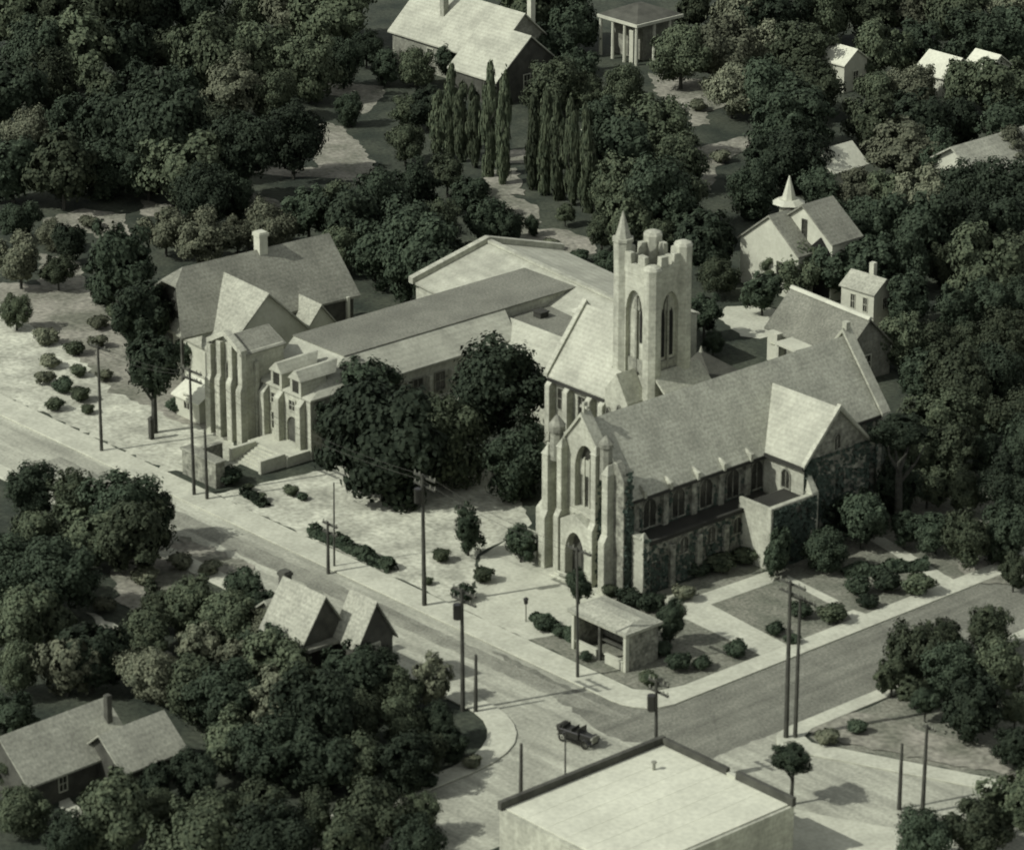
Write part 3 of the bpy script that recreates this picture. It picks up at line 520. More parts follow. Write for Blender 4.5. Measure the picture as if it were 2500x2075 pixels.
H_(cp, 'gable_coping', 'stone'); H_(MB().loft([V3(a0-dx*.5+fr*.03, 7.72), V3(a1+fr*.03, 7.72), V3(a1-fr*.03, 7.72), V3(a0-fr*.03, 7.72)], [V3(a0+fr*.03, 8.0), V3(a1+fr*.03, 8.0), V3(a1-fr*.03, 8.0), V3(a0-fr*.03, 8.0)]), 'ridge_coping', 'stone')
# street front: right range with two dormers, doors and buttresses
fr_ = MB(); arch_wall(fr_, face('-Y', 12.0), -61.0, -54.5, 0, lambda u: 5.68, -57.0, 1.7, 1.0, 2.7, 3.4, -0.19, 0.0); H_(fr_, 'front_wall', 'stone')
H_(MB().ext(arch(-57.0, 1.6, 1.0, 2.7, 3.3), -0.185, -0.15, face('-Y', 12.0)), 'entrance_door', 'dark_wood')
for x in (-60.6, -58.5, -55.5): H_(MB().box(x-.35, x+.35, 11.3, 11.98, 0, 4.9).loft([(x-.35, 11.3, 4.9), (x+.35, 11.3, 4.9), (x+.35, 11.98, 4.9), (x-.35, 11.98, 4.9)], [(x-.35, 11.9, 5.5), (x+.35, 11.9, 5.5), (x+.35, 11.98, 5.5), (x-.35, 11.98, 5.5)]), 'buttress', 'stone', None, 0.03)
for x in (-59.5, -57.0): window(hl, hface('-Y', 12.0), x, 4.05, 0.8, 0.9, False, 'stone', 'glass')
window(hl, hface('-Y', 12.0), -59.5, 1.6, 0.8, 1.5, False, 'stone', 'glass')
for x in (-58.9, -56.2):
    dm = MB().box(x-.75, x+.75, 11.75, 14.6, 5.6, 7.2); dm.loft([(x-.9, 11.6, 7.2), (x+.9, 11.6, 7.2), (x+.9, 15.6, 7.2), (x-.9, 15.6, 7.2)], [(x-.15, 11.7, 8.0), (x+.15, 11.7, 8.0), (x+.15, 16.4, 8.1), (x-.15, 16.4, 8.1)])
    dm = H_(dm, 'dormer', 'pale_tile'); H_(MB().ext([(x-.42, 6.0), (x+.42, 6.0), (x+.42, 7.1), (x-.42, 7.1)], -0.02, 0.03, face('-Y', 11.75)), 'dormer_window', 'glass', dm)
for i, y in enumerate(np.arange(14, 34, 2.6)): window(hl, hface('+X', -54.6), float(y), 2.9, 1.1, 1.7, False, 'stone_dark', 'glass'); H_(MB().box(-54.62, -54.2, float(y)+1.1, float(y)+1.5, 0, 4.6), 'buttress', 'stone', None, 0.02)
H_(MB().box(-54.55, -52.6, 19.0, 28.5, 0, 2.2), 'side_porch', 'stone'); H_(MB().box(-54.55, -52.3, 18.7, 28.8, 2.22, 2.42), 'porch_roof', 'concrete')
# street front: projecting gabled bay at the left
BX0, BX1, BY = -66.1, -61.4, 9.8
bay = MB(); out = [(BX0, 0), (BX1, 0), (BX1, 8.6), ((BX0+BX1)/2, 9.5), (BX0, 8.6)]
bay.loft([(u, BY+.45, z) for u, z in out], [(u, 14.6, z*1.0) for u, z in out]); bay = H_(bay, 'front_bay', 'stone')
r = MB(); bc = (BX0+BX1)/2
r.slab([(BX0-.2, BY+.5, 8.5), (bc, BY+.5, 9.65), (bc, 14.8, 9.65), (BX0-.2, 14.8, 8.5)], .12); r.slab([(BX1+.2, BY+.5, 8.5), (BX1+.2, 14.8, 8.5), (bc, 14.8, 9.65), (bc, BY+.5, 9.65)], .12); H_(r, 'bay_roof', 'grey_shingle', bay)
cp = MB()
for s in (-1, 1): cp.loft([(bc+s*2.5, BY-.1, 8.4), (bc+s*2.5, BY+.6, 8.4), (bc, BY+.6, 9.7), (bc, BY-.1, 9.7)], [(bc+s*2.5, BY-.1, 8.9), (bc+s*2.5, BY+.6, 8.9), (bc, BY+.6, 10.2), (bc, BY-.1, 10.2)])
H_(cp, 'gable_coping', 'stone', bay)
for x, zt in ((BX0+.1, 8.4), (BX0+1.55, 9.0), (BX1-1.5, 9.2), (BX1-.1, 8.6)): H_(MB().box(x-.36, x+.36, BY-.35, BY+.46, 0, zt*.6).loft([(x-.36, BY-.35, zt*.6), (x+.36, BY-.35, zt*.6), (x+.36, BY+.46, zt*.6), (x-.36, BY+.46, zt*.6)], [(x-.3, BY-.1, zt*.6+.5), (x+.3, BY-.1, zt*.6+.5), (x+.3, BY+.46, zt*.6+.5), (x-.3, BY+.46, zt*.6+.5)]).box(x-.3, x+.3, BY-.1, BY+.46, zt*.6+.5, zt), 'pilaster', 'stone', bay, 0.03)
for x in (BX0+.83, bc, BX1-.8):
    f = window(hl, hface('-Y', BY+.44), x, 5.0, 0.55, 2.2, True, 'stone_dark', 'glass'); window(hl, hface('-Y', BY+.44), x, 1.2, 0.55, 2.4, False, 'stone_dark', 'glass')
for y in (12.5,): H_(MB().box(BX1+.001, BX1+.3, 11.2, 11.6, 0, 7.6), 'pilaster', 'stone', bay, 0.02)
# entrance terrace and stairs
st = MB().box(-60.2, -54.6, 9.4, 11.98, 0, 0.95)
for k in range(6): st.box(-58.9, -55.2, 9.4-(k+1)*.42, 9.4-k*.42-.002, 0, 0.95-(k+1)*.135)
H_(st, 'entrance_steps', 'concrete', None, 0.015)
H_(MB().box(-59.3, -58.92, 6.6, 9.38, 0, 1.25), 'stair_wall', 'concrete', None, 0.03); H_(MB().box(-55.18, -54.8, 6.6, 9.38, 0, 1.25), 'stair_wall', 'concrete', None, 0.03)

# ------------------------------------------------------------------ streetcar shelter at the corner
sh = thing('waiting_shelter', 'low flat-roofed waiting shelter with open dark front beside the corner pavement', 'shelter', (-7.1, 4.1, 0))
def S_(mb, name, m, parent=None, bevel=0.02):
    mb.v = [(x+7.1, y-4.1, z) for x, y, z in mb.v]; return mb.build(name, m, parent or sh, bevel)
S_(MB().box(-4.45, -4.0, 2.75, 5.8, 0, 3.1), 'side_wall', 'rough_stone'); S_(MB().box(-10.2, -9.75, 2.75, 5.8, 0, 3.1), 'side_wall', 'rough_stone')
S_(MB().box(-9.74, -4.46, 5.4, 5.8, 0, 3.1), 'back_wall', 'rough_stone')
S_(MB().loft([(-10.5, 2.1, 3.1), (-3.75, 2.1, 3.1), (-3.75, 6.1, 3.1), (-10.5, 6.1, 3.1)], [(-10.5, 2.1, 3.35), (-3.75, 2.1, 3.35), (-3.75, 6.1, 3.35), (-10.5, 6.1, 3.35)]).loft([(-10.3, 2.3, 3.35), (-3.95, 2.3, 3.35), (-3.95, 5.9, 3.35), (-10.3, 5.9, 3.35)], [(-9.7, 3.6, 3.75), (-4.6, 3.6, 3.75), (-4.6, 4.6, 3.75), (-9.7, 4.6, 3.75)]), 'roof', 'pale_shingle')
S_(MB().box(-4.3, -4.0, 2.35, 2.74, 0, 3.08), 'corner_post', 'white_paint'); S_(MB().box(-10.2, -9.9, 2.35, 2.74, 0, 3.08), 'corner_post', 'white_paint')
S_(MB().box(-7.2, -6.95, 2.4, 2.65, 0, 3.08), 'corner_post', 'dark_wood')
S_(MB().box(-9.7, -4.5, 4.6, 5.3, 0.4, 0.5).box(-9.5, -9.3, 4.6, 5.2, 0, .4).box(-4.9, -4.7, 4.6, 5.2, 0, .4), 'bench', 'dark_wood')
S_(MB().box(-9.7, -7.4, 2.4, 2.62, 0, 0.75).box(-9.75, -7.35, 2.33, 2.68, .75, .85), 'low_wall', 'white_paint'); S_(MB().box(-6.4, -4.4, 2.4, 2.62, 0, 0.75).box(-6.45, -4.35, 2.33, 2.68, .75, .85), 'low_wall', 'white_paint')

# ------------------------------------------------------------------ houses
def local(o):
    def b(mb, name, m, parent=None, bevel=0.0): return mb.build(name, m, parent or o, bevel)
    return b
# big house behind the hall
hs_ = thing('big_house', 'large house with broad grey gabled roof and pale cross gable behind the hall', 'house', (-79.2, 25, 0), math.radians(-4.5))
MB().loft([(-4.6, -8.0, 0), (4.6, -8.0, 0), (4.6, -8.0, 5.8), (0, -8.0, 10.0), (-4.6, -8.0, 5.8)], [(-4.6, 8.3, 0), (4.6, 8.3, 0), (4.6, 8.3, 5.8), (0, 8.3, 10.0), (-4.6, 8.3, 5.8)]).build('wall', 'dark_wood', hs_)
MB().slab([(5.1, -11.2, 5.5), (5.1, 8.8, 5.5), (0, 8.8, 10.3), (0, -7.6, 10.3), (1.2, -9.2, 9.1)], .2).slab([(-5.1, -11.2, 5.5), (-1.2, -9.2, 9.1), (0, -7.6, 10.3), (0, 8.8, 10.3), (-5.1, 8.8, 5.5)], .2).slab([(-1.2, -9.2, 9.1), (1.2, -9.2, 9.1), (0, -7.6, 10.3)], .2).build('roof', 'grey_shingle', hs_)
for x in (-4.6, 4.5): MB().box(x-.12, x+.12, -10.9, -10.66, 0, 5.4).build('porch_post', 'dark_wood', hs_)
w, r = gable_roof(hs_, 'X', -0.5, 8.2, -8.6, 1.0, 4.6, 9.3, .4, .2, 'pale_shingle', 'white_paint', wallname='cross_wall', roofname='cross_roof')
w, r = gable_roof(hs_, 'X', 3.0, 7.4, 1.0, 4.2, 4.6, 6.6, .3, .2, 'pale_shingle', 'white_paint', wallname='porch_wall', roofname='porch_roof')
MB().box(-.5, .5, 0.6, 1.5, 8.5, 12.0).box(-.6, .6, .5, 1.6, 11.6, 11.9).build('chimney', 'white_paint', hs_)
MB().box(4.9, 5.2, 7.2, 7.5, 0, 5.6).build('porch_post', 'white_paint', hs_); MB().tube((5.0, 4.2, 4.2), (5.05, 7.3, 1.2), .11, .11, 6).build('stair_rail', 'white_paint', hs_)
for y in (5.0, 7.0): window(hs_, face('+X', 4.6), y, 1.2, 1.0, 1.6, False, 'white_paint')
# steep white gabled house at upper right
p = at(1900, 610)
gh = thing('gabled_house', 'small house with white gable walls and steep grey roofs among trees at upper right', 'house', (-59.5, 74.0, 0), 0)
gable_roof(gh, 'Y', -4.0, 4.0, 0, 7.0, 4.9, 8.0, .25, .2, 'grey_shingle', 'white_paint')
gable_roof(gh, 'Y', -1.6, 6.4, 2.2, 6.0, 6.3, 9.2, .3, .2, 'grey_shingle', 'white_paint', wallname='wing_wall', roofname='wing_roof')
window(gh, face('-Y', 2.2), 2.6, 5.6, 0.5, 2.0, False, 'dark_wood'); window(gh, face('-Y', 0), 1.6, 2.0, 0.8, 1.4, False, 'dark_wood')
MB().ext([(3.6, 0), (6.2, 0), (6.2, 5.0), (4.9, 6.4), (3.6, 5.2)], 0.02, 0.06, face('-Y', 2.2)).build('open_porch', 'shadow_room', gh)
# little spire behind it
q = at(1926, 488, 8.5)
sp = thing('summerhouse', 'tiny pavilion with white conical spire roof poking above the trees', 'pavilion', (q.x, q.y, 0))
MB().octa(0, 0, 0, 8.2, 1.0, 1.0).build('wall', 'grey_shingle', sp); MB().octa(0, 0, 8.2, 8.6, 1.7, 1.1).octa(0, 0, 8.6, 11.0, 0.75, 0.05).build('roof', 'white_paint', sp)
# hip-roofed house with porch at right
p = at(2015, 785, 5.5)
hh = thing('low_house', 'low grey-roofed house with pale ridge line and white porch behind the church nave', 'house', (-41.2, 63.6, 0), math.radians(-5))
gable_roof(hh, 'X', -5.2, 5.2, -2.9, 2.9, 3.2, 6.1, .4, .18, 'gravel_roof', 'stone_dark')
MB().loft([(-5.6, -.3, 6.04), (5.6, -.3, 6.04), (5.6, .3, 6.04), (-5.6, .3, 6.04)], [(-5.6, -.1, 6.3), (5.6, -.1, 6.3), (5.6, .1, 6.3), (-5.6, .1, 6.3)]).build('ridge_cap', 'white_paint', hh)
MB().box(-1.6, 1.4, -5.4, -3.3, 2.7, 2.95).build('porch_roof', 'white_paint', hh)
for x in (-1.4, 1.2): MB().box(x-.14, x+.14, -5.2, -4.92, 0, 2.7).build('porch_post', 'white_paint', hh)
MB().box(-4.4, -3.0, -3.9, -2.91, 0, 2.9).build('bay', 'white_paint', hh)
for x in (2.4, 4.0): window(hh, face('-Y', -2.9), x, 1.0, 0.8, 1.4, False, 'white_paint')
window(hh, face('+X', 5.2), 0, 1.0, 0.9, 1.4, False, 'white_paint')
# white house behind
p = at(2125, 745, 2.5)
wh = thing('white_house', 'small white clapboard house half hidden by trees at right', 'house', (p.x-1, p.y+1, 0), math.radians(3)); wh.scale = (.62, .62, .7)
gable_roof(wh, 'X', -4.0, 2.6, -2.2, 3.0, 5.6, 7.2, .3, .16, 'pale_shingle', 'white_paint')
window(wh, face('-Y', -2.2), 0.9, 2.6, 0.8, 2.0, False, 'white_paint'); window(wh, face('-Y', -2.2), -1.6, 2.6, 0.8, 2.0, False, 'white_paint'); window(wh, face('+X', 2.6), 0.4, 2.8, 0.9, 1.6, False, 'white_paint')
MB().box(-1.2, -.3, 1.0, 1.8, 6, 8.6).build('chimney', 'white_paint', wh)
# pale roofed house at the right edge
p = at(2400, 375, 4.5)
rh = thing('pale_roofed_house', 'house with plain pale gabled roof at the far right edge', 'house', (p.x, p.y, 0), 0)
gable_roof(rh, 'Y', -4.4, 4.0, -4.5, 6.5, 3.6, 6.2, .5, .2, 'pale_shingle', 'white_paint'); window(rh, face('+X', 4.0), 0, 1.0, 1.0, 1.5, False, 'white_paint'); window(rh, face('+X', 4.0), -3, 1.0, 1.0, 1.5, False, 'white_paint')
# big white roofed house at the top
th_ = thing('white_roofed_house', 'large house with bright white cross-gabled roof at the top of the picture', 'house', (-134, 103.5, 0), 0); th_.scale = (.86, .86, .9)
gable_roof(th_, 'X', -16, 4.5, -4.4, 7.2, 4.6, 9.6, .5, .2, 'pale_tile', 'stone_dark')
w, r = gable_roof(th_, 'X', 1.0, 10.2, -8.4, 3.4, 3.7, 8.4, .4, .2, 'pale_tile', 'dark_wood', wallname='wing_wall', roofname='wing_roof')
MB().box(-9.2, -8.4, -1.6, -.7, 7, 12.5).build('chimney', 'pale_shingle', th_); MB().box(2.2, 3.0, 4.2, 5.0, 6.5, 11.5).build('chimney', 'white_paint', th_)
window(th_, face('-Y', -4.4), -8, 1.6, 1.1, 1.7, False, 'white_paint'); window(th_, face('+X', 10.2), -3, 1.6, 1.1, 1.7, False, 'white_paint')
# porch house at the top right of it
p = at(1560, 150)
ph = thing('porch_house', 'white columned porch house at the top beyond the white roofed house', 'house', (p.x-1.5, p.y+.5, 0), 0); ph.scale = (.85, .85, .9)
MB().box(-4.2, 2.0, 0, 6, 0, 5.2).build('wall', 'stone_dark', ph)
MB().box(-4.6, 3.6, -2.8, 6.2, 5.2, 5.6).build('porch_roof', 'white_paint', ph); MB().loft([(-4.6, -2.6, 5.6), (3.4, -2.6, 5.6), (3.4, 6.2, 5.6), (-4.6, 6.2, 5.6)], [(-1.4, 1.4, 7.0), (-.6, 1.4, 7.0), (-.6, 2.6, 7.0), (-1.4, 2.6, 7.0)]).build('roof', 'dark_shingle', ph)
for x, y in ((-4.2, -2.4), (-1.7, -2.4), (0.7, -2.4), (3.1, -2.4), (3.1, 1.0), (3.1, 4.0)): MB().octa(x, y, 0, 5.2, .28, .22).build('column', 'white_paint', ph)
MB().box(1.2, 2.0, -2.0, -1.2, 0, 4.4).build('porch_wall', 'white_paint', ph)
# small light buildings glimpsed among the trees
def cottage(px, py, sx, sy, ze, zr, label, ax='Y', roof='cream_roof', wall='white_paint', rz=0.0, name='cottage'):
    p = at(px, py, ze); o = thing(name, label, 'house', (p.x, p.y, 0), rz)
    gable_roof(o, ax, -sx/2, sx/2, -sy/2, sy/2, ze, zr, .3, .15, roof, wall); window(o, face('+X', sx/2), 0, 1.0, .8, 1.3, False, 'white_paint'); window(o, face('-Y', -sy/2), 0, 1.0, .8, 1.3, False, 'white_paint'); return o
cottage(2062, 140, 3.6, 3.8, 3.6, 5.0, 'tiny bright white cottage in the trees along the top right', 'X', name='cottage')
cottage(2308, 168, 4.6, 5.0, 3.6, 5.4, 'white cottage among trees near the top right corner', 'X')
cottage(2412, 155, 3.4, 3.8, 3.6, 5.0, 'narrow white cottage beside a dark trunk in the top right corner', 'X')
cottage(2035, 395, 4.6, 5.0, 3.0, 4.8, 'low white shed roof left of the blossoming pale tree at right', 'Y')
cottage(1480, 308, 2.2, 4.5, 2.6, 3.4, 'small pale lean-to roof right of the second poplar row', 'Y')
cottage(500, 985-30, 3.5, 4, 2.2, 3.3, 'low white shed beside the hall under the dark trees', 'X')
# dark turreted house near the road
dh = thing('turreted_house', 'dark house with twin pointed gables and pale roof planes beside the lower road', 'house', (-18.2, -15.9, 0), 0); dh.scale = (.9, .9, .94)
gable_roof(dh, 'X', -3.9, 1.2, -3.4, 1.4, 5.0, 8.4, .35, .18, 'pale_shingle', 'dark_wood')
w, r = gable_roof(dh, 'X', 1.3, 4.2, 0.2, 4.0, 4.9, 8.0, .35, .18, 'pale_shingle', 'dark_wood', wallname='bay_wall', roofname='bay_roof')
w, r = gable_roof(dh, 'Y', -8.2, -3.6, -1.5, 3.6, 4.2, 5.9, .35, .18, 'pale_shingle', 'dark_wood', wallname='rear_wall', roofname='rear_roof')
MB().box(-5.0, -4.2, -0.9, -0.1, 4.5, 8.6).box(-5.1, -4.1, -1.0, 0, 8.2, 8.45).build('chimney', 'dark_wood', dh)
MB().box(1.25, 2.1, -3.4, 1.2, 4.2, 4.45).build('porch_cornice', 'stone_dark', dh)
window(dh, face('+X', 4.2), 2.1, 3.0, 0.8, 1.2, False, 'white_paint', 'white_paint'); window(dh, face('+X', 1.2), -1.0, 1.2, 0.9, 1.5, False, 'dark_wood')
# bungalow bottom left
bl = thing('bungalow', 'low bungalow with broad grey-green roofs at the bottom left', 'house', (-18.6, -39.0, 0), math.radians(2)); bl.scale = (.74, .74, .85)
gable_roof(bl, 'Y', -3.6, 4.4, -9.0, 3.2, 3.0, 6.0, .5, .18, 'pale_shingle', 'dark_wood')
w, r = gable_roof(bl, 'Y', 2.0, 8.4, -0.6, 6.6, 2.9, 5.2, .5, .18, 'pale_shingle', 'dark_wood', wallname='wing_wall', roofname='wing_roof')
MB().box(1.9, 2.5, 2.2, 2.8, 4, 7.0).build('chimney', 'dark_wood', bl)
window(bl, face('+X', 8.4), 3, .9, .9, 1.3, False, 'white_paint'); window(bl, face('+X', 4.4), -5, .9, .9, 1.3, False, 'white_paint')
# corner shop, only its flat roof in view
cs = thing('corner_shop', 'corner shop with cream flat roof and dark parapet at the bottom of the picture', 'shop', (19, -16, 0))
MB().box(-6.2, 7.0, -9.5, 6.1, 0, 4.1).build('wall', 'stone', cs); MB().box(-5.9, 6.7, -9.2, 5.8, 4.12, 4.2).build('roof', 'cream_roof', cs)
MB().box(-6.3, -5.92, -9.6, 6.2, 4.12, 4.75).build('parapet', 'dark_wood', cs, .02); MB().box(-5.9, 0.6, 5.82, 6.2, 4.12, 4.7).build('parapet', 'dark_wood', cs, .02); MB().box(1.5, 7.1, 5.82, 6.2, 4.12, 4.8).build('parapet', 'dark_wood', cs, .02)
MB().box(0.62, 1.48, 5.82, 6.2, 4.12, 4.4).build('parapet_gap', 'white_paint', cs)
for k, (x, y) in enumerate(((-3.4, 2.6),)): MB().octa(x, y, 4.2, 4.75, .12, .12).octa(x, y, 4.75, 4.85, .22, .2).build('vent_pipe', 'metal', cs)
for x in (-3.9, -1.9, 0.1, 2.1, 4.1): MB().box(x-.05, x+.05, -9.1, 5.75, 4.201, 4.212).build('roof_seam', 'cream_roof', cs)
for y in (-4, 0, 3.5): window(cs, face('-X', -6.2), y, 0.6, 2.2, 2.2, False, 'white_paint')

# ------------------------------------------------------------------ utility poles
def pole(x, y, h, label, arms=2, r=0.16, rz=0.0, wide=1.3, drum=False):
    o = thing('utility_pole', label, 'pole', (x, y, 0), rz, 'wooden utility poles along the streets')
    q_ = random.Random(int(x*10)+int(h)); o.rotation_euler = (q_.uniform(-.018, .018), q_.uniform(-.018, .018), rz)
    MB().tube((0, 0, -.2), (0, 0, h), r, r*.62, 8).build('mast', 'pole_wood', o)
    for k in range(arms):
        z = h-.35-k*.75; MB().box(-wide, wide, .06+r*.6, .22+r*.6, z-.08, z+.08).build('crossarm', 'pole_wood', o)
        ins = MB()
        for u in (-.92, -.5, .5, .92): ins.octa(u*wide, .14+r*.6, z+.08, z+.3, .07, .05, 6)
        ins.build('insulator', 'metal', o)['kind'] = 'stuff'
    if drum: MB().octa(.0, -.45, h-2.3, h-1.1, .33, .33, 10).build('transformer', 'car_black', o)
    return o
pole(-68.5, -.5, 10.0, 'tall utility pole at the left end of the church-side pavement', 1, rz=.1)
pole(-54.9, -.6, 11.6, 'left pole of the pair in front of the boxy grey wall', 2)
pole(-53.4, -.35, 6.5, 'shorter right pole of the pair in front of the boxy grey wall', 0)
pole(-34.2, -2.6, 4.6, 'short pole with broad dark top beside the road hedge', 2, wide=.9)
pole(-34.9, -1.4, 7.5, 'thin bare pole behind the short pole by the road hedge', 0, r=.09)
pole(-23.95, -1, 11.5, 'tall thick utility pole in front of the plaza beds', 2, r=.2, drum=True)
pole(-7.3, -11.4, 10.0, 'utility pole at the rounded near corner beside the lower trees', 2, r=.19, drum=True)
pole(-6.4, -10.9, 4.8, 'stubby pole standing right beside the near corner utility pole', 0, r=.17)
pole(-5.8, -1.0, 10.9, 'slender utility pole in front of the waiting shelter', 1, r=.13)
pole(11.6, -9.3, 8.6, 'utility pole rising behind the corner of the cream-roofed shop', 2, wide=1.0, drum=True)
pole(12.3, 3.4, 12.8, 'tallest utility pole on the right-hand street corner', 2, r=.2)
pole(12.75, 3.9, 11.5, 'companion pole tight against the tallest right corner pole', 1, r=.17)
p = at(2195, 1975); pole(p.x, p.y, 5.2, 'plain short pole at the lower right, left of two', 0, r=.17)
p = at(2252, 1985); pole(p.x, p.y, 7.0, 'plain pole at the lower right, right of two', 1, r=.17, wide=.6)
p = at(1271, 1975); pole(p.x, p.y, 5.2, 'plain pole at the bottom edge left of the shop', 0, r=.17)
p = at(1380, 1965); pole(p.x, p.y, 5.6, 'thin pale pole at the bottom beside the shop wall', 0, r=.08)
def wire(a, b, sag, label):
    mb = MB(); a, b = Vector(a), Vector(b); n = 14
    P = [a.lerp(b, i/n)-Vector((0, 0, sag*4*(i/n)*(1-i/n))) for i in range(n+1)]
    for p0, p1 in zip(P, P[1:]): mb.tube(p0, p1, .016, .016, 4)
    return tag(mb.build('overhead_wire', 'pole_wood'), label, 'wire', 'wires strung between the utility poles')
for y_, w_ in ((.55, 'far'), (-.3, 'near')):
    wire((-68.5, -.5+y_, 9.7), (-54.9, -.6+y_, 11.2), .5, f'{w_} wire from the leftmost pole to the hall pole pair')
    wire((-54.9, -.6+y_, 11.2), (-23.95, -1+y_, 11.1), .9, f'{w_} wire from the hall pole pair to the plaza pole')
    wire((-23.95, -1+y_, 11.1), (-5.8, -1+y_, 10.5), .6, f'{w_} wire from the plaza pole to the shelter pole')
lp = thing('lamp_post', 'short lamp post at the edge of the church plaza', 'lamp', tuple(at(1284, 1518)))
MB().tube((0, 0, 0), (0, 0, 1.6), .06, .05).build('mast', 'metal', lp); MB().octa(0, 0, 1.6, 2.0, .16, .2).octa(0, 0, 2.0, 2.15, .24, .05).build('lantern', 'car_black', lp)
p = at(1892, 882)
bb = thing('garden_pedestal', 'white garden pedestal by the pale gravel yard', 'pedestal', tuple(p))
MB().box(-.45, .45, -.45, .45, 0, .3).build('base', 'white_paint', bb); MB().octa(0, 0, .3, 1.6, .28, .2).build('shaft', 'white_paint', bb); MB().octa(0, 0, 1.6, 1.85, .3, .55).build('bowl', 'white_paint', bb)
p = at(370, 1072); gp = thing('gate_post', 'dark stubby gate post in the pale yard left of the hall', 'post', tuple(p))
MB().box(-.2, .2, -.2, .2, 0, 1.9).build('shaft', 'pole_wood', gp, .03); MB().loft([(-.26, -.26, 1.9), (.26, -.26, 1.9), (.26, .26, 1.9), (-.26, .26, 1.9)], [(-.03, -.03, 2.2), (.03, -.03, 2.2), (.03, .03, 2.2), (-.03, .03, 2.2)]).build('cap', 'pole_wood', gp)
p = at(2165, 1165)
gb = thing('garden_bench', 'white garden bench under the trees right of the transept', 'bench', (p.x, p.y, 0), math.radians(20))
MB().box(-1.0, 1.0, -.25, .25, .42, .5).build('seat', 'white_paint', gb); MB().box(-1.0, 1.0, .22, .3, .55, 1.0).build('backrest', 'white_paint', gb)
for x in (-.85, .85):
    for y in (-.18, .24): MB().box(x-.05, x+.05, y-.05, y+.05, 0, .42).build('leg', 'white_paint', gb)
p = at(2236, 1310)
ur = thing('garden_urn', 'round white urn on the lawn near the right end of the side street', 'urn', (p.x, p.y, 0))
MB().octa(0, 0, 0, .2, .35, .35).octa(0, 0, .2, .5, .15, .2).build('foot', 'white_paint', ur); MB().octa(0, 0, .5, .9, .25, .6).octa(0, 0, .9, 1.25, .6, .5).build('bowl', 'white_paint', ur)
# pergola by the church front
p = at(1300, 1175)
pg = thing('pergola', 'white timber pergola frame left of the church front', 'pergola', (p.x, p.y, 0))
for x, y in ((-1.4, -.9), (1.2, -.9), (-1.4, 1.1), (1.2, 1.1)): MB().box(x-.1, x+.1, y-.1, y+.1, 0, 3.4).build('post', 'white_paint', pg)
for y in (-.9, 1.1): MB().box(-1.7, 1.5, y-.08, y+.08, 3.4, 3.56).build('beam', 'white_paint', pg)
for k in range(5): MB().box(-1.4+k*.65-.05, -1.4+k*.65+.05, -1.2, 1.4, 3.57, 3.68).build('rafter', 'white_paint', pg)
MB().box(-1.4, 1.2, -.95, -.85, .5, .62).build('rail', 'white_paint', pg)

# ------------------------------------------------------------------ car (dark open tourer of the time)
def make_car(loc, rz, label):
    c = thing('touring_car', label, 'car', loc, rz)
    b = MB()
    b.loft([(-1.75, -.62, .55), (.45, -.66, .5), (.45, .66, .5), (-1.75, .62, .55)], [(-1.8, -.6, 1.08), (.45, -.62, 1.12), (.45, .62, 1.12), (-1.8, .6, 1.08)])
    b.loft([(.45, -.55, .55), (1.75, -.36, .6), (1.75, .36, .6), (.45, .55, .55)], [(.45, -.42, 1.12), (1.75, -.26, 1.05), (1.75, .26, 1.05), (.45, .42, 1.12)])
    b.box(-1.9, 1.8, -.4, .4, .4, .55)
    body = b.build('body', 'car_black', c, .05)
    MB().box(1.74, 1.84, -.34, .34, .55, 1.12).build('radiator', 'metal', body)
    MB().loft([(-2.0, -.62, 1.0), (-1.45, -.62, 1.05), (-1.45, .62, 1.05), (-2.0, .62, 1.0)], [(-1.95, -.6, 1.3), (-1.55, -.6, 1.33), (-1.55, .6, 1.33), (-1.95, .6, 1.3)]).build('folded_top', 'car_cloth', c, .06)
    for x in (-1.25, -.3): MB().box(x, x+.5, -.55, .55, .95, 1.02).box(x-.1, x, -.55, .55, .95, 1.38).build('seat', 'car_cloth', c, .03)
    MB().box(.36, .40, -.6, .6, 1.13, 1.58).build('windshield', 'glass', c)
    for x in (-1.2, 1.25):
        for y in (-.72, .72):
            wl_ = MB(); n = 20
            for i in range(n):
                a0_, a1_ = 2*math.pi*i/n, 2*math.pi*(i+1)/n
                q = lambda a, r_, yy: (x+math.cos(a)*r_, yy, .38+math.sin(a)*r_)
                wl_.loft([q(a0_, .28, y-.06), q(a0_, .38, y-.06), q(a1_, .38, y-.06), q(a1_, .28, y-.06)], [q(a0_, .28, y+.06), q(a0_, .38, y+.06), q(a1_, .38, y+.06), q(a1_, .28, y+.06)])
            wh_ = wl_.build('wheel', 'car_black', c)
            sp_ = MB()
            for i in range(6): sp_.tube((x, y, .38), (x+math.cos(i*1.047)*.29, y, .38+math.sin(i*1.047)*.29), .025, .02, 5)
            sp_.build('spokes', 'dark_wood', wh_)
            fd = MB()
            for i in range(6):
                a0_, a1_ = math.pi*(.1+.8*i/6), math.pi*(.1+.8*(i+1)/6); q = lambda a, r_, yy: (x+math.cos(a)*r_, yy, .38+math.sin(a)*r_)
                fd.loft([q(a0_, .44, y-.15), q(a0_, .48, y-.15), q(a1_, .48, y-.15), q(a1_, .44, y-.15)], [q(a0_, .44, y+.15), q(a0_, .48, y+.15), q(a1_, .48, y+.15), q(a1_, .44, y+.15)])
            fd.build('fender', 'car_black', c)
    for y in (-.72, .72): MB().box(-.75, .8, y-.14, y+.14, .36, .41).build('running_board', 'car_black', c)
    for y in (-.42, .42): MB().tube((1.72, y, .95), (1.9, y, .95), .11, .13, 10).build('headlight', 'metal', c)
    MB().tube((-1.95, 0, .8), (-2.1, 0, .8), .36, .36, 14).build('spare_wheel', 'car_black', c)
    c.scale = (.88, .88, .88)
    return c
p = at(1412, 1812)
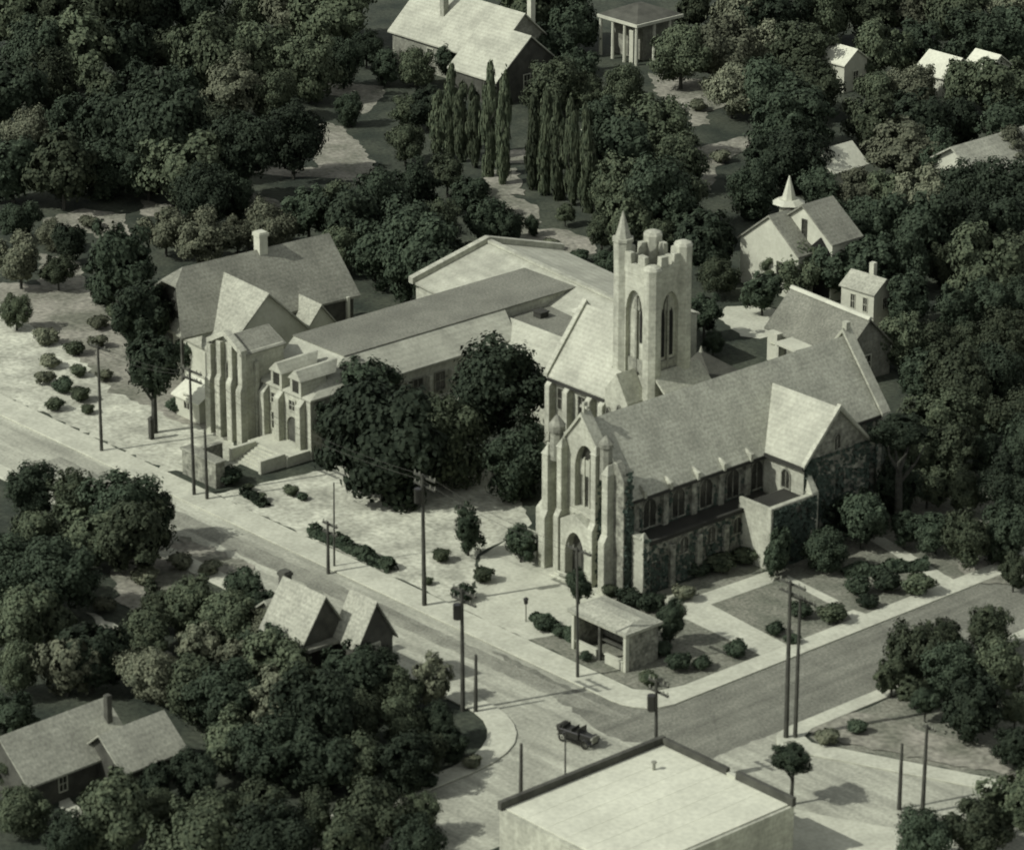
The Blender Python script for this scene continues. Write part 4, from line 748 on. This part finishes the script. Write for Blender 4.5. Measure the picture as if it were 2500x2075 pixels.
make_car((p.x, p.y, 0.012), math.radians(8), 'dark open touring car driving through the street crossing')

# ------------------------------------------------------------------ vegetation
def crown_mesh(name, seed, m, nb=26, nl=5200, kind='broad', leaf=0.075, gap=0.0):
    rg = np.random.default_rng(seed)
    if kind == 'broad':
        d = rg.normal(size=(nb, 3)); d /= np.linalg.norm(d, axis=1)[:, None]; d[:, 2] = d[:, 2]*.95+.06
        az = np.arctan2(d[:, 1], d[:, 0]); ph = rg.uniform(0, 6.28, 4)
        lob = 1+.24*np.sin(2*az+ph[0])+.18*np.sin(3*az+ph[1]+2*d[:, 2])+.14*np.sin(4*d[:, 2]+ph[2])
        c = d*np.minimum(rg.uniform(.38, .86, nb)*lob, .84)[:, None]; r = rg.uniform(.13, .34, nb)*(1.15-.35*np.linalg.norm(c, axis=1))
        c = np.vstack([c, [[0, 0, 0]]]); r = np.append(r, .5)
    elif kind == 'column':
        z = np.linspace(-.92, .9, nb); a = rg.uniform(0, 6.28, nb); q = .55*np.sqrt(np.clip(1-(z*.95)**2, .02, 1))
        c = np.stack([np.cos(a)*q*.7, np.sin(a)*q*.7, z], 1); r = rg.uniform(.26, .5, nb)*np.sqrt(np.clip(1.1-z**2, .15, 1))
    else:   # bush
        d = rg.normal(size=(nb, 3)); d /= np.linalg.norm(d, axis=1)[:, None]
        c = d*rg.uniform(.35, .68, nb)[:, None]; c[:, 2] = c[:, 2]*.8; r = rg.uniform(.26, .42, nb)
    w_ = r**2; w_ /= w_.sum(); N = nl*2
    k = rg.choice(len(r), N, p=w_); dd = rg.normal(size=(N, 3)); dd /= np.linalg.norm(dd, axis=1)[:, None]
    sq = np.array([1, 1, .45 if kind == 'column' else .85])
    pos = c[k]+dd*r[k][:, None]*np.clip(rg.normal(.95, .24, N), .5, 1.8)[:, None]*(sq if kind != 'column' else np.array([1, 1, .5]))
    # keep leaves of the outer skin of the crown
    dist = np.min(np.linalg.norm((pos[:, None, :]-c[None])/ (1, 1, .5) if kind == 'column' else (pos[:, None, :]-c[None]), axis=2)/r[None], axis=1)
    keep = (dist > .58) | (rg.uniform(size=N) < .12)
    if gap: keep &= (np.sin(pos[:, 0]*9+seed)*np.sin(pos[:, 1]*8.3+2*seed)*np.sin(pos[:, 2]*7.7) < gap)
    pos, dd = pos[keep][:nl], dd[keep][:nl]
    nr = dd*.75+pos/np.linalg.norm(pos, axis=1)[:, None]*.45+rg.normal(size=pos.shape)*.30+np.array([0, 0, .1]); nr /= np.linalg.norm(nr, axis=1)[:, None]
    s = leaf*rg.uniform(.55, 1.25, len(pos))
    if kind == 'column': s = s*.9
    v, n = leaf_arrays(pos, nr, s, rg, .8)
    return quads_mesh(name, v, n, m)
CR = {}
for m in ('leaf_dark', 'leaf', 'leaf_light'):
    CR[m] = [crown_mesh('crown_'+m, 10*i+len(m), m, (34, 60, 80, 46, 70, 40)[i], (11000, 13500, 12500, 12000, 13500, 9500)[i], 'broad', (.040, .034, .036, .044, .033, .040)[i], (0, .22, .3, .14, 0, .1)[i]) for i in range(6)]
CR['sparse'] = [crown_mesh('crown_sparse', 70+i, 'leaf_dark', 50, 8200, 'broad', .038, gap=.05) for i in range(2)]
CR['column'] = [crown_mesh('crown_column', 80+i, 'leaf', 22, 3000, 'column', .085) for i in range(3)]
CR['bush'] = [crown_mesh('bush_leaves', 90+i, ('leaf_dark', 'leaf', 'leaf_dark')[i], 16, 2200, 'bush', .085) for i in range(3)]
CR['bush_light'] = [crown_mesh('bush_leaves', 95+i, 'leaf_light', 16, 2200, 'bush', .085) for i in range(2)]
def trunk_mesh(seed):
    rg = random.Random(seed); mb = MB()
    mb.tube((0, 0, -.05), (0.02, 0.01, .55), .055, .04, 7)
    for k in range(5):
        a = 2*math.pi*k/5+rg.uniform(-.4, .4); z = rg.uniform(.38, .58); L = rg.uniform(.22, .36)
        p1 = (math.cos(a)*L*.6, math.sin(a)*L*.6, z+L*.7); mb.tube((0.01, 0.005, z), p1, .024, .014, 5)
        mb.tube(p1, (math.cos(a+.4)*L, math.sin(a+.4)*L, z+L*1.15), .014, .005, 5)
    me = bpy.data.meshes.new('trunk'); me.from_pydata(mb.v, [], mb.f); me.materials.append(MATS['bark']); return me
TR = [trunk_mesh(i) for i in range(3)]
TN = [0]
def tree(x, y, rx, rz_, zc, label, m='leaf_dark', group='trees around the church', name='broadleaf_tree', rnd=None):
    TN[0] += 1; rg = random.Random(TN[0]*13+5)
    o = thing(name, label, 'tree', (x, y, 0), rg.uniform(0, 6.28), group)
    c = bpy.data.objects.new('crown', rg.choice(CR[m])); COL.objects.link(c); c.parent = o; c.location = (0, 0, zc)
    k = rg.uniform(.93, 1.07); c.scale = (rx*k, rx/k, rz_)
    if m != 'column': c.rotation_euler = (rg.uniform(-.3, .3), rg.uniform(-.3, .3), 0); c.scale = (rx*k*rg.uniform(.9, 1.12), rx/k*rg.uniform(.88, 1.1), rz_*rg.uniform(.88, 1.1))
    tk = bpy.data.objects.new('trunk', rg.choice(TR)); COL.objects.link(tk); tk.parent = o; h = zc+rz_*.35; tk.scale = (h*.75 if m != 'column' else h*.4,)*2+(h,)
    return o
def tpx(cx_, cy_, r, label, m='leaf_dark', asp=1.0, clear=1.6, name='broadleaf_tree', group='trees around the church', f=1.190476):
    """crown centre and radius in the 2100-wide photograph"""
    px, py, rp = cx_*f, cy_*f, r*f; zc = 6.0
    for _ in range(6):
        p = at(px, py, zc); k = px_per_m(p); R_ = rp/k; Rz = R_*asp; zc = Rz*.92+clear
    p = at(px, py, zc)
    return tree(p.x, p.y, R_*1.08, Rz*1.05, zc, label, m, group, name)
def shrub(cx_, cy_, r, label, m='bush', asp=.75, f=1.190476, wid=1.0, rz=None, cat='shrub', name='shrub'):
    TN[0] += 1; rg = random.Random(TN[0]*17+3)
    px, py, rp = cx_*f, cy_*f, r*f; p = at(px, py, .8); R_ = rp/px_per_m(p); p = at(px, py, R_*asp*.8)
    o = bpy.data.objects.new(name, rg.choice(CR[m])); COL.objects.link(o); o.location = (p.x, p.y, R_*asp*.85)
    o.scale = (R_*wid, R_/wid**.5, R_*asp); o.rotation_euler = (0, 0, rg.uniform(0, 6.28) if rz is None else rz)
    return tag(o, label, cat)
MARKS = [(1010, 90, 'the white roofed house'), (1320, 95, 'the columned porch house'), (965, 260, 'the left poplar row'), (1150, 310, 'the right poplar row'), (690, 325, 'the clearing with the oval shadow'),
    (700, 185, 'the upper pale clearing'), (1290, 480, 'the tower spire'), (1590, 470, 'the white gabled house'), (1617, 400, 'the tiny white spire'), (2000, 310, 'the pale roofed house at the right edge'),
    (1735, 115, 'the tiny cottage at top right'), (1945, 140, 'the white cottage near the top right corner'), (1540, 660, 'the pale gravel yard'), (1690, 650, 'the low house behind the nave'), (1745, 600, 'the white clapboard house'),
    (1735, 690, 'the east gable of the nave'), (1700, 850, 'the transept gable'), (565, 490, 'the large house chimney'), (345, 590, 'the left end of the large house roof'), (1000, 500, 'the gymnasium gable'), (1060, 440, 'the clearing behind the hall'),
    (0, 0, 'the top left corner'), (0, 430, 'the left edge clearing'), (2100, 850, 'the middle of the right edge'), (680, 1230, 'the turreted house'), (200, 1470, 'the bungalow'), (1000, 1520, 'the rounded kerb corner'), (80, 860, 'the left end of the pavement'),
    (2050, 1190, 'the right end of the side pavement'), (1870, 1550, 'the two plain poles at lower right'), (0, 1743, 'the bottom left corner'), (2100, 1743, 'the bottom right corner'), (150, 700, 'the pale yard at left'), (870, 300, 'the garden below the white roofs'), (440, 130, 'the middle of the upper left wood'), (1560, 180, 'the middle of the upper right wood'), (620, 1430, 'the middle of the lower left grove'), (1430, 640, 'the right side of the tower')]
RANK = ['nearest', 'second nearest', 'third nearest', 'fourth nearest', 'fifth nearest', 'sixth nearest', 'seventh nearest', 'eighth nearest', 'ninth nearest', 'tenth nearest', 'eleventh nearest', 'twelfth nearest']
PEND = []
def wood(rows, where, mats=('leaf_dark', 'leaf', 'leaf_dark', 'leaf_light'), group=None, clear=.5):
    rg = random.Random(len(where)*7)
    for cx_, cy_, r in rows:
        x, y = cx_+rg.uniform(-9, 9), cy_+rg.uniform(-9, 9)
        i = rg.randrange(len(mats)); adj = {'leaf_dark': 'dark full', 'leaf': 'mid-toned rounded', 'leaf_light': 'paler loose', 'sparse': 'thin'}[mats[i]]
        o = tpx(x, y, r*1.2*rg.choice((.72, .88, .98, 1.06, 1.22)), f'pending {len(PEND)}', mats[i], rg.uniform(.9, 1.25), clear*rg.uniform(.2, 1.4), group=group or 'trees '+where)
        PEND.append((o, x, y, adj))
def name_woods():
    buckets = {}
    for o, x, y, adj in PEND:
        dist, mx, my, nm = min((math.hypot(x-a, (y-b)*1.25), a, b, n) for a, b, n in MARKS)
        dx_, dy_ = x-mx, (y-my)*1.25
        d_ = ('right of' if dx_ > 0 else 'left of') if abs(dx_) > abs(dy_) else ('below' if dy_ > 0 else 'above')
        buckets.setdefault((nm, d_), []).append((dist, o, adj))
    for (nm, d_), l in buckets.items():
        l.sort(key=lambda q: q[0])
        for k, (_, o, adj) in enumerate(l):
            o['label'] = f'{adj} tree, {RANK[k]} one {d_} {nm}' if len(l) > 1 else f'{adj} tree {d_} {nm}'
# landmark trees
tpx(745, 785, 78, 'gap-crowned tree right before the front of the parish hall', 'sparse', 1.0, 2.5)
tpx(785, 915, 122, 'largest very dark tree between the hall and the church front', 'leaf_dark', 1.2, -.6)
tpx(915, 900, 96, 'mid-toned tree in the middle of the church courtyard clump', 'leaf', 1.15, -.2)
tpx(1030, 800, 102, 'dark tree against the pale wing roof left of the tower', 'leaf_dark', 1.1, 1.5)
tpx(1065, 950, 70, 'dark low tree hiding the foot of the church wing', 'leaf_dark', 1.1, .4)
tpx(700, 870, 55, 'small tree over the steps of the hall', 'leaf_dark', 1.1, 1.0)
tpx(1068, 1110, 38, 'round clipped evergreen at the left foot of the church portal', 'leaf_dark', 1.35, .0, name='evergreen')
tpx(1187, 1200, 30, 'small star-shaped young tree between plaza and shelter', 'leaf_dark', 1.2, 1.2)
tpx(1375, 1270, 30, 'slim dark tree behind the waiting shelter', 'leaf_dark', 1.5, .6)
tpx(1850, 885, 62, 'dark tree with long bare trunk beyond the transept', 'leaf_dark', .8, 7.0)
tpx(1600, 1040, 0.1, 'x', 'leaf') if False else None
tpx(1680, 1040, 62, 'dark tree growing against the transept gable wall', 'leaf_dark', 1.1, .3)
tpx(1690, 1130, 50, 'low dark tree beside the church porch', 'leaf_dark', .9, .2)
tpx(1595, 1130, 34, 'dark narrow tree at the outer corner of the church porch', 'leaf_dark', 1.6, .2)
tpx(1770, 1060, 62, 'full dark tree right of the transept above the side lawn', 'leaf_dark', 1.0, .6)
tpx(1625, 1556, 43, 'small flat-topped street tree at the lower right corner', 'leaf_dark', .75, 2.6)
tpx(1245, 770*0+1238, 12, 'spindly sapling right of the church front', 'sparse', 1.2, .6)
tpx(1060, 530*0+1068, 18, 'thin sapling on the yard right of the tall plaza pole', 'sparse', 1.5, 1.0) if False else None
tpx(960, 1085, 34, 'thin pale sapling beside the tall pole in the yard', 'sparse', 1.5, .5)
tpx(240, 530, 78, 'big dark tree standing alone left of the large house', 'leaf_dark', 1.15, 2.0)
tpx(290, 650, 76, 'dark tree just left of the large house roof', 'leaf_dark', 1.1, 2.0)
tpx(385, 715, 42, 'rounded dark tree under the left end of the house roof', 'leaf_dark', .9, 1.0)
tpx(312, 745, 60, 'tall dark tree with bare trunks in the pale yard', 'leaf_dark', 1.1, 4.0)
tpx(1445, 640, 44, 'dark tree standing in for the tower shadow, immediately right of the tower', 'leaf_dark', 1.2, .5)  # small dark crown takes the place of the tower's own shadow
tpx(1445, 500, 60, 'dark tree behind the right side of the church tower', 'leaf_dark', 1.2, 1.0)
tpx(1850, 310, 78, 'pale blossoming wide tree near the right edge house', 'leaf_light', .8, 1.0)
tpx(600, 285, 70, 'wide dark tree casting an oval shadow on the pale clearing', 'leaf_dark', 1.05, 1.0)
tpx(500, 300, 72, 'dark tree with visible trunk at the left end of the clearing', 'leaf_dark', 1.1, 3.0)
# poplars
for i, (x, top_, bot) in enumerate([(897, 195, 300), (922, 150, 310), (948, 185, 318), (972, 190, 330), (1002, 150, 345), (1032, 170, 360)]):
    tpx(x, (top_+bot)/2+4, 20, f'{["first", "second", "third", "fourth", "fifth", "sixth"][i]} poplar from the left in the row below the white roofs', 'column', (bot-top_)/40*1.25, 0.2, 'poplar', 'poplars below the white roofs')
for i, (x, top_, bot) in enumerate([(1096, 215, 375), (1121, 205, 385), (1147, 215, 395), (1173, 222, 405), (1205, 235, 420)]):
    tpx(x, (top_+bot)/2+4, 21, f'{["first", "second", "third", "fourth", "fifth"][i]} poplar from the left in the row above the church clearing', 'column', (bot-top_)/42*1.25, 0.2, 'poplar', 'poplars above the church clearing')
# woods
wood([(x, 22, 55) for x in (25, 125, 220, 318, 410, 505, 600, 690)]+[(x, 108, 56) for x in (70, 165, 258, 350, 442, 535)]+[(x, 188, 60) for x in (15, 108, 200, 290, 382, 470, 555)]+
     [(x, 270, 62) for x in (60, 155, 245, 335, 425)]+[(x, 350, 62) for x in (25, 120, 205, 295, 372)]+[(450, 340, 52), (480, 402, 36), (420, 400, 40)], 'in the upper left wood', ('leaf_dark', 'leaf', 'sparse', 'leaf', 'leaf_light', 'leaf_dark'))
wood([(100, 480, 38), (40, 450, 48), (40, 540, 45), (110, 560, 34), (330, 480, 42), (415, 500, 46), (480, 470, 42), (555, 455, 46), (215, 590, 40), (40, 630, 36), (130, 500, 30)], 'in the gardens left of the large house', ('leaf_dark', 'leaf', 'leaf_light'))
wood([(640, 432, 48), (700, 415, 42), (720, 445, 60), (690, 505, 50), (780, 420, 60), (850, 385, 62), (830, 470, 62), (775, 520, 55), (860, 535, 55), (905, 455, 55), (920, 365, 50), (835, 290, 48), (830, 230, 45), (870, 215, 40), (790, 130, 42), (750, 100, 38), (850, 140, 45), (930, 130, 40), (720, 225, 26), (960, 400, 44), (900, 560, 45), (1000, 460, 38), (700, 130, 40), (640, 130, 44), (930, 520, 42)], 'in the garden woods behind the hall', ('leaf_dark', 'leaf', 'leaf_dark', 'leaf_dark', 'leaf'))
wood([(1120, 95, 48), (1180, 60, 50), (1170, 140, 48), (1130, 175, 40), (1215, 190, 48), (1280, 180, 46), (1240, 250, 48), (1280, 310, 52), (1340, 270, 56), (1380, 335, 58), (1290, 385, 56), (1240, 400, 44), (1345, 410, 60), (1410, 405, 56), (1235, 470, 40), (1420, 470, 52), (1160, 445, 24), (1050, 475, 22), (1100, 465, 20), (1290, 455, 46), (1350, 480, 50), (1215, 310, 44), (1250, 540, 28)], 'in the wood behind the tower', ('leaf_dark', 'leaf', 'leaf_dark', 'leaf'))
wood([(x, 18, 52) for x in (1090, 1420, 1510, 1600, 1690, 1780, 1870, 1960, 2060)]+[(x, 98, 54) for x in (1400, 1480, 1570, 1650, 1800, 1885, 2010, 2085)]+[(x, 178, 55) for x in (1510, 1570, 1650, 1790, 1870, 1960, 2055)]+
     [(x, 250, 55) for x in (1590, 1640, 1790, 1890, 1975, 2060)]+[(x, 330, 56) for x in (1570, 1640, 1925, 2085)]+[(x, 395, 52) for x in (1545, 1680, 1760, 1830, 1900, 1990, 2065)], 'in the upper right wood', ('leaf_dark', 'leaf', 'sparse', 'leaf', 'leaf_light', 'leaf_dark'))
wood([(x, 470, 52) for x in (1740, 1810, 1880, 1960, 2045)]+[(1590, 545, 42), (1650, 555, 46), (1720, 545, 46), (1560, 590, 34)]+[(x, 545, 52) for x in (1790, 1860, 1940, 2020, 2090)]+[(1690, 480, 30)]+[(x, 620, 52) for x in (1870, 1945, 2025, 2095)]+[(x, 700, 52) for x in (1850, 1910, 1985, 2065)]+
     [(x, 775, 52) for x in (1885, 1960, 2040)]+[(x, 850, 52) for x in (1920, 1995, 2075)]+[(x, 925, 50) for x in (1880, 1950, 2030, 2095)]+[(x, 1000, 50) for x in (1840, 1905, 1985, 2060)]+[(1850, 1075, 46), (1920, 1085, 46), (1990, 1110, 50), (2070, 1090, 50), (2085, 1180, 36), (1470, 560, 34), (1690, 735, 24), (1470, 700, 26)], 'in the right hand wood', ('leaf_dark', 'leaf', 'leaf_dark', 'leaf_dark', 'leaf'))
wood([(1830, 1390, 34), (1872, 1345, 48), (1905, 1440, 40), (1935, 1305, 40), (2030, 1290, 42), (1955, 1375, 50), (2045, 1365, 52), (1868, 1412, 38), (2000, 1450, 52), (2078, 1450, 50), (2085, 1530, 36)], 'at the right street corner', ('leaf_dark', 'leaf', 'leaf'))
wood([(60, 1015, 50), (150, 1020, 58), (240, 1040, 60), (318, 1065, 38), (80, 1095, 64), (180, 1105, 74), (280, 1110, 66), (30, 1170, 55), (120, 1185, 56)], 'in the grove at the left of the road', ('leaf_dark', 'leaf', 'leaf_dark'))
wood([(40, 1265, 50), (115, 1280, 50), (130, 1350, 54), (195, 1340, 48), (30, 1360, 50), (300, 1300, 50), (310, 1380, 56), (385, 1240, 50), (400, 1320, 60), (470, 1260, 54), (545, 1290, 52), (490, 1350, 62), (580, 1370, 62), (395, 1400, 60), (470, 1430, 64), (560, 1450, 66), (650, 1400, 62), (730, 1380, 58), (640, 1480, 66), (730, 1470, 66), (820, 1400, 54), (885, 1395, 50), (810, 1480, 58), (470, 1520, 56), (550, 1540, 60), (640, 1565, 60), (740, 1560, 58), (830, 1560, 50), (905, 1480, 46), (400, 1590, 44), (310, 1610, 40), (930, 1520, 36), (880, 1545, 36), (330, 1240, 34), (500, 1215, 40), (545, 1250, 40), (600, 1260, 44), (655, 1285, 40), (700, 1325, 34), (630, 1320, 38), (560, 1330, 44), (690, 1345, 34), (760, 1365, 36)], 'in the lower left grove', ('leaf_dark', 'leaf', 'leaf_dark', 'leaf', 'leaf_light'))
wood([(x, 1665, 58) for x in (40, 230, 330, 430, 540, 650, 760, 860)]+[(20, 1560, 50), (20, 1460, 50), (130, 1730, 60), (560, 1740, 60), (700, 1740, 60), (400, 1740, 60), (850, 1740, 50), (2085, 1640, 60), (2000, 1700, 60), (1900, 1720, 50)], 'along the bottom and side edges', ('leaf_dark', 'leaf'))
# shrubs and hedges
for x, y, r, l, m in [
    (950, 1215, 30, 'dark spreading shrub with twin heads on the plaza bed', 'bush'), (990, 1180, 28, 'low flat shrub at the point of the plaza bed', 'bush'),
    (905, 1140, 24, 'low dark shrub beside the tall plaza pole', 'bush'), (878, 1192, 14, 'tiny shrub at the foot of the tall plaza pole', 'bush'),
    (1290, 1225, 34, 'dark shrub mass below the church corner buttress', 'bush'), (1335, 1235, 34, 'dark shrub mass behind the shelter roof', 'bush'), (1250, 1210, 22, 'small shrub at the foot of the right buttress', 'bush'),
    (1400, 1215, 30, 'bright pale shrub at the bend of the church path', 'bush_light'),
    (1430, 1165, 30, 'left dark shrub along the aisle wall', 'bush'), (1480, 1155, 36, 'middle dark shrub along the aisle wall', 'bush'), (1530, 1140, 32, 'right dark shrub along the aisle wall next to the porch', 'bush'),
    (1510, 1330, 30, 'round dark shrub where the church path meets the side pavement', 'bush'),
    (1590, 1290, 26, 'dark shrub on the lawn corner opposite the path', 'bush'), (1625, 1310, 20, 'small dark shrub behind the tallest corner pole', 'bush'),
    (1640, 1250, 30, 'flat wide shrub in the side lawn', 'bush'), (1703, 1258, 36, 'larger round shrub at the right of the side lawn', 'bush'),
    (1760, 1200, 34, 'left shrub of the hedge clump by the side pavement', 'bush'), (1815, 1190, 40, 'middle shrub of the hedge clump by the side pavement', 'bush'), (1880, 1200, 40, 'right shrub of the hedge clump by the side pavement', 'bush'),
    (1780, 1232, 26, 'low mid-toned shrub nearest the side pavement', 'bush'),
    (1330, 1390, 26, 'shrub on the grass between shelter and kerb corner', 'bush'), (1390, 1358, 34, 'dark shrub in the shadow right of the shelter', 'bush'), (1440, 1360, 26, 'small shrub right of the shelter shadow', 'bush'), (1360, 1330, 26, 'dark shrub against the shelter side wall', 'bush'),
    (1115, 1280, 24, 'left shrub before the shelter front', 'bush'), (1150, 1295, 20, 'middle shrub before the shelter front', 'bush'),
    (1200, 1345, 18, 'small shrub in front of the shelter post', 'bush'),
    (470, 975, 32, 'dark square clipped shrub in front of the hall steps', 'bush'),
    (510, 1000, 14, 'small dark shrub at the curb below the hall', 'bush'), (595, 1005, 20, 'dark shrub in the pale yard before the hall', 'bush'), (620, 1018, 14, 'tiny dark shrub right of the yard shrub', 'bush'), (535, 1020, 16, 'low shrub along the pavement before the hall', 'bush'),
    (95, 690, 30, 'mottled shrub at the top of the far left yard', 'bush_light'), (150, 715, 26, 'dark bush left of the bare-trunked tree', 'bush'), (200, 700, 24, 'loose grey bush beside the bare-trunked tree', 'bush_light'), (90, 775, 26, 'loose grey bush at the left frame edge', 'bush_light'), (165, 810, 26, 'dark bush nearest the far left pole', 'bush'), (215, 770, 22, 'pale bush right of the far left pole', 'bush_light'), (240, 640, 30, 'dark undergrowth bush below the big lone tree', 'bush'), (205, 660, 26, 'pale undergrowth bush below the big lone tree', 'bush_light'),
    (1130, 500, 22, 'scrubby bush in the clearing left of the tower', 'bush_light'), (1190, 525, 24, 'dark scrubby bush left of the tower spire', 'bush'), (1480, 320, 24, 'scrubby pale bush in the upper right clearing', 'bush_light'), (1430, 215, 22, 'scrubby bush in the gap below the columned porch house', 'bush_light'), (350, 440, 26, 'scrubby pale bush in the gap below the upper left wood', 'bush_light'), (180, 455, 24, 'pale scrub bush in the left edge clearing', 'bush_light'),
    (100, 740, 26, 'grey shrub in the pale yard at the left edge', 'bush_light'), (130, 790, 28, 'dark shrub in the pale yard at the far left', 'bush'), (160, 760, 22, 'second dark shrub in the far left yard', 'bush'), (180, 840, 18, 'small shrub by the pavement at the far left', 'bush'), (110, 830, 24, 'dark shrub beside the far left pavement', 'bush'),
    (360, 830, 26, 'dark shrub left of the hall bay', 'bush'), (415, 800, 24, 'dark shrub behind the hall bay', 'bush'),
    (210, 1470*0+1240, 30, 'pale loose shrub in the clearing of the lower left grove', 'bush_light'), (300, 1180, 34, 'pale wide shrub below the left grove', 'bush_light'), (370, 1150, 30, 'pale shrub near the lower road edge', 'bush_light'), (430, 1165, 28, 'loose shrub beside the lower road pavement', 'bush_light'), (480, 1190, 26, 'mid-toned shrub left of the turreted house', 'bush'),
    (880, 1600, 24, 'shrub at the bottom behind the rounded kerb', 'bush'), (970, 1560, 24, 'sparse pale shrub on the rounded kerb corner', 'bush_light'),
    (1700, 1510, 30, 'low weeds clump on the right corner lot', 'bush_light'), (1760, 1490, 26, 'dark weeds clump on the right corner lot', 'bush')]:
    shrub(x, y, r, l, m, .7)
def hedge(pts, w_, h, label, seed=1):
    rg = np.random.default_rng(seed); P = []; Nn = []
    pts = [Vector((p.x, p.y, 0)) for p in pts]
    for a_, b_ in zip(pts, pts[1:]):
        L = (b_-a_).length; n = int(L*h*220); d_ = (b_-a_).normalized(); s_ = Vector((-d_.y, d_.x, 0))
        for i in range(n):
            tt, ph = rg.uniform(), rg.uniform(0, math.pi); hh_ = h*(.8+.25*math.sin(tt*L*2.1+seed))
            o_ = s_*(math.cos(ph)*w_/2*(.85+.3*rg.uniform())); z_ = (math.sin(ph)**.5)*hh_*(.8+.25*rg.uniform())*(rg.uniform() if rg.uniform() < .35 else 1)
            p_ = a_+d_*(tt*L)+o_; P.append((p_.x, p_.y, z_)); Nn.append((o_.x, o_.y, .4*h))
    P, Nn = np.array(P), np.array(Nn)+rg.normal(size=(len(P), 3))*.25; Nn /= np.linalg.norm(Nn, axis=1)[:, None]; org = P.mean(0); org[2] = 0
    v, n = leaf_arrays(P-org, Nn, rg.uniform(.08, .18, len(P)), rg)
    o = bpy.data.objects.new('hedge', quads_mesh('hedge', v, n, 'leaf_dark')); COL.objects.link(o); o.location = org; return tag(o, label, 'hedge')
hedge([s21(640, 1095), s21(700, 1120), s21(805, 1172)], 1.1, 1.0, 'long low hedge along the road pavement before the yard', 1)
bw = thing('boundary_wall', 'boxy grey stone wall behind the pole pair in front of the hall', 'wall', (-57.2, 2.2, 0))
MB().box(-2.4, 2.4, -.5, .5, 0, 2.3).build('wall', 'rough_stone', bw, .03); MB().box(-2.55, 2.55, -.62, .62, 2.3, 2.48).build('coping', 'stone_dark', bw, .03); MB().box(-2.4, -1.9, .5, 3.6, 0, 2.0).build('return_wall', 'rough_stone', bw, .03)
hedge([s21(500, 1010), s21(545, 1040)], .9, .7, 'thin hedge strip at the kerb right of the boxy grey wall', 3)
hedge([s21(1095, 1268), s21(1180, 1315)], 1.0, .9, 'hedge under the shelter roof edge facing the road', 4)
hedge([s21(1730, 1180), s21(1900, 1165)], 1.2, 1.0, 'dark hedge behind the shrub clump on the side street', 5)
name_woods()
print('objects', len(bpy.data.objects), 'trees', TN[0])
